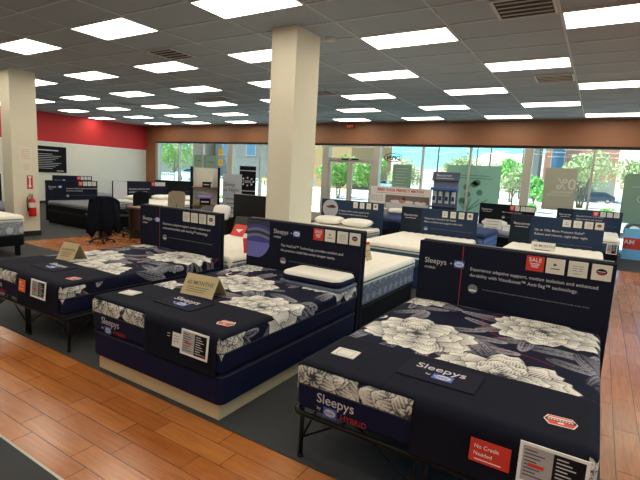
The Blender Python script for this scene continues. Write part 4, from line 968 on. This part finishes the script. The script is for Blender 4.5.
t, w, h = wposter(-15.75, -14.30, 1.70, 2.31, PG, 'pale green folded poster in the left windows above the white shelf')
b = MB(); b.box(-.01, .01, -.006, -.004, .0, .6); b.box(-.5, -.2, -.006, -.004, .35, .38); b.box(.2, .55, -.006, -.004, .3, .33); b.build('fold_line', INKD, t)
for z, m in ((2.30, 'a'), (1.86, 'b')):
    t = empty('window_sticker', (-14.1, PY, z), label='painted yellow four-square sticker on the left window, %s one' % ('upper' if m == 'a' else 'lower'), cat='sticker'); b = MB()
    for q in range(4): b.box(-.13+.14*(q % 2), -.01+.14*(q % 2), -.004, 0, .02+.15*(q//2), .155+.15*(q//2))
    b.build('squares', translucent('reflection_yellow', (236, 196, 60), .5), t)  # yellow reflections in the glass, painted as translucent squares
# oval OPEN sign, read from outside
t = empty('open_sign', (-6.12, PY-.02, 2.44), label='oval OPEN sign hanging in the window, reversed', cat='sign')
b = MB(); b.tube([(.32*math.cos(a*PI/16), 0, .14*math.sin(a*PI/16)) for a in range(32)], .012, 8, closed=True); b.build('oval_ring', M['steel'], t)
b = MB(); b.text('OPEN', .19, -.27, -.07, -.004, 0, T=MIR, ex=.006, bold=.03); b.build('lettering', M['boardk'], t)
# floor poster at the right, with red stripe
t = empty('floor_poster', (1.42, 13.95, 0), label='blue floor poster with wide red stripe at the right edge', cat='poster')
b = MB(); b.box(-.80, .95, 0, .03, .0, .80, 0, .004); b.build('panel', mat('poster_blue', (120, 190, 235)), t)
b = MB(); b.box(-.80, .95, -.002, 0, .27, .56); b.build('stripe', M['red'], t); b = MB(); b.text('AM', .16, -.78, .40, -.004); b.build('lettering', M['white'], t)

# =================================================================== OUTSIDE
GZ = -.02
def gbox(name, x0, x1, y0, y1, z0, z1, m): return sbox(name, x0, x1, y0, y1, z0, z1, m)
gbox('ground_parking_lot', -260, 120, 14.6, 400, GZ-.3, GZ, mat('asphalt_pale', (196, 192, 184), .9, var=.08, scale=2))
gbox('ground_sidewalk', -60, 40, 14.6, 18.5, GZ, GZ+.1, mat('concrete_pale', (214, 208, 196), .9, var=.05, scale=3))
gbox('ground_gravel_bed', -60, 40, 22, 27, GZ, GZ+.08, mat('gravel_tan', (206, 190, 168), .95, var=.15, scale=20))
gbox('ground_gravel_bed', -120, 80, 44, 52, GZ, GZ+.12, mat('gravel_tan', (206, 190, 168)))
def stripe(): pass
LEAFM = [mat('leaf_green', (140, 178, 92), .6, var=.25, scale=3), mat('leaf_bright', (130, 190, 96), .6, var=.25, scale=3), mat('leaf_olive', (176, 184, 134), .6, var=.25, scale=3)]  # greens lightened so the leaf colour itself carries the outdoor haze
BARK = mat('bark', (120, 98, 76), .9, var=.2, scale=8)
def tree(x, y, h, cr, k, label, seed, n=1500, cz=.62, name='tree', lf=.13, trunks=1):
    r = np.random.RandomState(seed); t = empty(name, (x, y, GZ), label=label, cat='tree' if name == 'tree' else 'bush', group='trees outside the windows' if name == 'tree' else None)
    lobes = [(r.uniform(-.5, .5)*cr, r.uniform(-.5, .5)*cr, h*cz+r.uniform(-.22, .30)*h*.75, cr*r.uniform(.42, .68)) for _ in range(9)]
    vs = []; fs = []
    for q in range(n):
        lx, ly, lz, lr = lobes[r.randint(9)]; d = r.normal(size=3); d /= np.linalg.norm(d); rad = lr*r.uniform(.45, 1)**.5
        c = np.array([lx, ly, lz])+d*rad*np.array([1, 1, .85]); a = r.normal(size=3); a /= np.linalg.norm(a); b_ = np.cross(a, r.normal(size=3)); b_ /= np.linalg.norm(b_)+1e-9
        s = lf*r.uniform(.7, 1.5); o = len(vs); vs += [tuple(c-a*s), tuple(c+b_*s*.5), tuple(c+a*s), tuple(c-b_*s*.5)]; fs.append((o, o+1, o+2, o+3))
    b = MB(); b.add(vs, fs); b.build('foliage', LEAFM[k], t)
    if name == 'tree':
        b = MB()
        for q in range(trunks):
            ox = (q-(trunks-1)/2)*.14
            b.tube([(ox, 0, 0), (ox*2, 0, h*.2), (ox*3+r.uniform(-.1, .1), 0, h*.4), (ox*5, .1, h*.6)], [.09*h/5, .07*h/5, .05*h/5, .03*h/5], 7)
        for lx, ly, lz, lr in lobes[:6]: b.tube([(0, 0, h*.22), (lx*.5, ly*.5, h*.42), (lx, ly, lz)], [.045*h/5, .03*h/5, .012], 5)
        b.build('trunk', BARK, t, smooth=True)
    return t
tree(-17.6, 31, 3.7, 1.8, 0, 'leafy green tree seen through the entrance doors, left one', 1, 2200, trunks=2)
tree(-13.9, 29, 3.4, 1.4, 0, 'leafy green tree seen through the entrance doors, right one', 2, 1800)
tree(-16.0, 40.5, 3.6, 1.7, 2, 'pale green tree behind the green poster', 3, 1400)
tree(-11.8, 44, 4.2, 2.0, 2, 'pale green tree just right of the window post beside the OPEN sign', 4, 1600)
tree(-14.0, 54, 4.2, 2.4, 0, 'green tree farther off behind the display stand', 5, 1400)
tree(-10.9, 60, 4.4, 2.2, 2, 'pale tree behind the display stand, towards the large poster', 6, 1400)
tree(-7.6, 48, 4.4, 1.7, 1, 'round bright green tree between the large pale poster and the thick post', 7, 2200, .66, trunks=2)
tree(-5.9, 38, 3.4, 1.1, 2, 'small pale tree left of the thick window post', 8, 900, .6)
tree(-3.9, 34, 3.0, .9, 1, 'small green tree right of the thick window post', 12, 800, .55)
tree(-1.55, 46, 5.4, 2.0, 2, 'olive tree with thin trunks right of the tan poster', 9, 1900, .60, trunks=3)
tree(2.4, 50, 5.0, 1.9, 2, 'olive tree farthest right, behind the right window bar', 10, 1900, .6, trunks=2)
tree(-42.5, 36, 5.4, 2.1, 0, 'light green tree in the left windows', 11, 1800, .6)
tree(.5, 33, .9, .5, 1, 'small round bush on the gravel at right', 13, 400, .38, 'bush', .07)
tree(-3.6, 30, 1.0, .5, 1, 'small bush beside the thick window post', 14, 400, .38, 'bush', .07)
def building(x0, x1, y0, y1, h, m, label, wins=(), band=None, wm='window_dark'):
    t = empty('building', ((x0+x1)/2, y0, GZ), label=label, cat='building'); w = x1-x0
    b = MB(); b.box(-w/2, w/2, 0, y1-y0, 0, h); b.box(-w/2-.2, w/2+.2, -.2, .3, h, h+.5); b.build('wall', m, t)
    for (a, c, e, f) in wins:
        b = MB(); b.box(a, c, -.06, .02, e, f, 0, .02); fr = b.build('window', M['alu'], t); b = MB(); b.box(a+.12, c-.12, -.08, -.06, e+.12, f-.12); b.build('pane', mat('window_dark', (84, 110, 140), .15), fr)
    if band: b = MB(); b.box(-w/2-.05, w/2+.05, -.1, 0, band[0], band[1]); b.build('band', band[2], t)
    return t
ST1 = mat('stucco_cream', (160, 151, 136), .9, var=.04, scale=1); ST2 = mat('stucco_grey', (118, 116, 112), .9, var=.04, scale=1); ST3 = mat('stucco_pink', (190, 132, 112), .9, var=.05, scale=1); ST4 = mat('stucco_tan', (178, 142, 100), .9, var=.04, scale=1)
W1_ = [(-9+k*6, -6.6+k*6, 4.6, 7.2) for k in range(4)]+[(-9+k*6, -6.6+k*6, 9.0, 11.6) for k in range(4)]
building(-92, -68, 62, 80, 16, ST1, 'cream apartment building at far left outside', [(a, c, e, f) for a, c, e, f in W1_], (0, 3.8, ST2))
building(-66, -44, 66, 80, 17, ST2, 'grey apartment building left of the doors outside', W1_, (8, 16, ST1))
building(-43.5, -30, 56, 70, 14, ST4, 'tan building above the entrance doors outside', [(-5, -3, 6, 9), (1, 3, 6, 9)])
building(-9.9, -8.2, 72, 76, 20, ST2, 'narrow grey tower beside the thick window post')
building(-8.1, 1.5, 78, 92, 20, ST3, 'pink building with blue window behind the tan poster', [(-3.9, -2.0, 4.3, 8.2)], (0, 3.0, ST1))
def hill_mesh():
    nx, ny = 90, 14; vs = []; fs = []
    for j in range(ny+1):
        for i in range(nx+1):
            x = -190+420*i/nx; y = 240+130*j/ny; v = j/ny
            hh = (23+9*math.sin(x*.021+1)+4*math.sin(x*.07)+1.5*math.sin(x*.21+j))*math.sin(min(1, v*1.3)*PI/2)+(14 if x > 0 else 0)*min(1, max(0, x)/40)*min(1, v*2)
            vs.append((x, y, GZ-.5+max(0, hh)))
    for j in range(ny):
        for i in range(nx): a = j*(nx+1)+i; fs.append((a, a+1, a+nx+2, a+nx+1))
    b = MB(); b.add(vs, fs); return b
o = hill_mesh().build('hill', mat('hill_tan', (186, 162, 146), .95, var=.15, scale=.15), smooth=True); tag(o, 'pale dry hills beyond the parking lot', 'hill')
# cars
CARB = {}
def car(x, y, rz, rgb, label, s=1.0, z=GZ):
    t = empty('car', (x, y, z), rz, label=label, cat='car', group='cars parked outside'); t.scale = (s, s, s)
    prof = [(-2.2, .45), (-2.25, .75), (-2.1, .95), (-1.2, 1.05), (-.55, 1.48), (1.1, 1.52), (1.9, 1.08), (2.2, 1.0), (2.28, .6), (2.2, .32), (-2.1, .30)]
    b = MB(); n = len(prof); vs = []
    for yy, k in ((-.86, 0), (-.90, 1), (.90, 1), (.86, 0)):
        for px, pz in prof:
            inset = .14*max(0, (pz-1.0)/.5); vs.append((px*(1 if k else .985), yy*(1-inset), pz if k else .32+(pz-.32)*.97))
    fs = [tuple(range(n)), tuple(3*n+k for k in range(n))[::-1]]
    for q in range(3):
        for k in range(n): fs.append((q*n+k, (q+1)*n+k, (q+1)*n+(k+1) % n, q*n+(k+1) % n))
    b.add(vs, fs); body = b.build('body', mat('car_%d_%d_%d' % rgb, rgb, .25, .2, var=.01), t)
    b = MB()
    for sy in (-1, 1):
        y0 = sy*.90; b.add([(-1.05, y0, 1.06), (-.5, y0*.89, 1.42), (.25, y0*.89, 1.44), (.25, y0, 1.06)], [(0, 1, 2, 3)]); b.add([(.33, y0, 1.06), (.33, y0*.89, 1.44), (1.05, y0*.89, 1.44), (1.65, y0, 1.08)], [(0, 1, 2, 3)])
    b.add([(-1.22, -.74, 1.07), (-1.22, .74, 1.07), (-.60, .70, 1.45), (-.60, -.70, 1.45)], [(0, 1, 2, 3)]); b.add([(1.93, -.74, 1.10), (1.93, .74, 1.10), (1.14, .70, 1.50), (1.14, -.70, 1.50)], [(0, 3, 2, 1)])
    b.build('windows', mat('car_glass', (40, 50, 60), .1), t)
    for sx in (-1.42, 1.42):
        for sy in (-1, 1):
            b = MB(); b.lathe([(.0, -.1), (.30, -.1), (.33, -.07), (.33, .07), (.30, .1), (0, .1)], (0, 0, 0), 18, 0, Matrix.Translation((sx, sy*.82, .33)) @ Matrix.Rotation(PI/2, 4, 'X')); w = b.build('wheel', mat('tyre', (30, 30, 32), .8), t)
            b = MB(); b.lathe([(.0, -.012), (.19, -.012), (.19, .012), (0, .012)], (0, 0, 0), 14, 0, Matrix.Translation((sx, sy*.925, .33)) @ Matrix.Rotation(PI/2, 4, 'X')); b.build('hub', M['chrome'], w)
    return t
car(2.6, 21.0, 0, (232, 234, 238), 'white car close outside the right window')
for x, y, c, l in ((-6.6, 84, (70, 78, 92), 'dark parked car far off, left of the olive tree'), (-1.6, 86, (60, 66, 84), 'dark parked car far off behind the olive tree trunks'), (2.5, 85, (225, 228, 232), 'white parked car far off right of the olive tree'), (7.2, 84, (240, 240, 240), 'white parked car far off towards the right edge'), (-26, 60, (230, 232, 236), 'white parked car far off near the green poster')):
    car(x+(1.1 if x == -6.6 else 1.0 if x == -1.6 else 1.7) if y > 80 else x, 74 if y > 80 else y, .0, c, l)
car(-48, 44, .05, (225, 232, 236), 'large white car seen through the far left windows', 1.15)
car(-34.5, 46, .0, (236, 190, 50), 'yellow car seen above the silver sign', 1.1)
car(-30, 42, .0, (170, 205, 220), 'pale blue car seen left of the middle column', 1.1)
# railing outside left
t = empty('railing', (-34, 28, GZ), label='white metal railing outside the left windows', cat='railing')
b = MB()
for z in (.25, 1.15): b.box(-12, 12, -.03, .03, z, z+.06)
b.build('rail', M['white'], t)
b = MB()
for k in range(97): b.box(-12+k*.25-.02, -12+k*.25+.02, -.015, .015, .25, 1.2)
tag(b.build('balusters', M['white'], t), kind='stuff')
gbox('ground_lawn', -60, -20, 18.5, 27.5, GZ, GZ+.06, mat('lawn', (120, 160, 84), .9, var=.2, scale=6))
# poles
for i, (x, y, h, l) in enumerate(((-16.5, 52, 12, 'utility pole left of the window bar beside the OPEN sign'), (-15.4, 66, 12, 'utility pole behind the display stand'), (-13.2, 64, 11, 'utility pole left of the hills'), (-9.6, 67, 7.6, 'parking lot lamp post before the hills'), (4.6, 68, 6.6, 'parking lot lamp post at right before the hills'))):
    t = empty('lamp_post' if 'lamp' in l else 'utility_pole', (x, y, GZ), label=l, cat='pole'); b = MB(); b.tube([(0, 0, 0), (0, 0, h)], [.11, .07], 8); b.build('pole', M['dkgrey'], t)
    b = MB()
    if 'lamp' in l: b.box(-.9, -.2, -.15, .15, h-.05, h+.08); b.box(.2, .9, -.15, .15, h-.05, h+.08); b.box(-.2, .2, -.04, .04, h, h+.05)
    else: b.box(-1.1, 1.1, -.06, .06, h-1, h-.88)
    b.build('lamp_head' if 'lamp' in l else 'crossarm', M['dkgrey'], t)
# low shade canopy by the cars at right
t = empty('carport', (6.2, 62, GZ), label='carport canopy at right beyond the parked cars', cat='carport'); b = MB(); b.box(-3.4, 3.4, -2, 2, 2.6, 2.85); b.build('roof', M['dkgrey'], t)
for sx in (-3, 3): b = MB(); b.box(sx-.1, sx+.1, -.1, .1, 0, 2.6); b.build('post', M['dkgrey'], t)

# =================================================================== LIGHT, CAMERA
w = bpy.data.worlds.new('sky'); SC.world = w; w.use_nodes = True; n = w.node_tree.nodes; l = w.node_tree.links
bg = n['Background']; sk = n.new('ShaderNodeTexSky'); sk.sky_type = 'NISHITA'; sk.sun_disc = False; sk.sun_elevation = math.radians(52); sk.sun_rotation = math.radians(200); sk.ozone_density = 3.0; sk.air_density = 1.0; sk.dust_density = .3
tm = n.new('ShaderNodeMix'); tm.data_type = 'RGBA'; tm.blend_type = 'MULTIPLY'; tm.inputs[0].default_value = 1; tm.inputs[7].default_value = (.40, .86, 1.0, 1)
l.new(sk.outputs[0], tm.inputs[6]); l.new(tm.outputs[2], bg.inputs['Color']); bg.inputs['Strength'].default_value = SKYS = .34
su = bpy.data.lights.new('sun', 'SUN'); su.energy = 14.0; su.angle = math.radians(.6); su.color = (1, .95, .86); so = bpy.data.objects.new('sun', su); COL.objects.link(so)
so.rotation_euler = Vector((.55, .30, -1.4)).to_track_quat('-Z', 'Y').to_euler()

f, yaw, pitch, roll = 449.57, .550532, .143223, .0551078
cd = bpy.data.cameras.new('camera'); cam = bpy.data.objects.new('camera', cd); COL.objects.link(cam)
fw = Vector((-math.sin(yaw)*math.cos(pitch), math.cos(yaw)*math.cos(pitch), -math.sin(pitch))); r0 = Vector((math.cos(yaw), math.sin(yaw), 0)); u0 = r0.cross(fw)
r_ = r0*math.cos(roll)+u0*math.sin(roll); u_ = -r0*math.sin(roll)+u0*math.cos(roll)
mw = Matrix((r_, u_, -fw)).transposed().to_4x4(); mw.translation = (0, 0, H); cam.matrix_world = mw
cd.sensor_fit = 'HORIZONTAL'; cd.sensor_width = 36; cd.lens = f/640*36; cd.clip_end = 1000; cd.clip_start = .05
SC.camera = cam
SC.view_settings.view_transform = 'Standard'; SC.view_settings.look = 'None'; SC.view_settings.gamma = 1; SC.view_settings.exposure = 0
SC.cycles.use_denoising = True; SC.cycles.max_bounces = 8; SC.cycles.diffuse_bounces = 5; SC.cycles.glossy_bounces = 3; SC.cycles.transparent_max_bounces = 16; SC.cycles.transmission_bounces = 4
SC.cycles.sample_clamp_indirect = 6; SC.cycles.caustics_reflective = False; SC.cycles.caustics_refractive = False
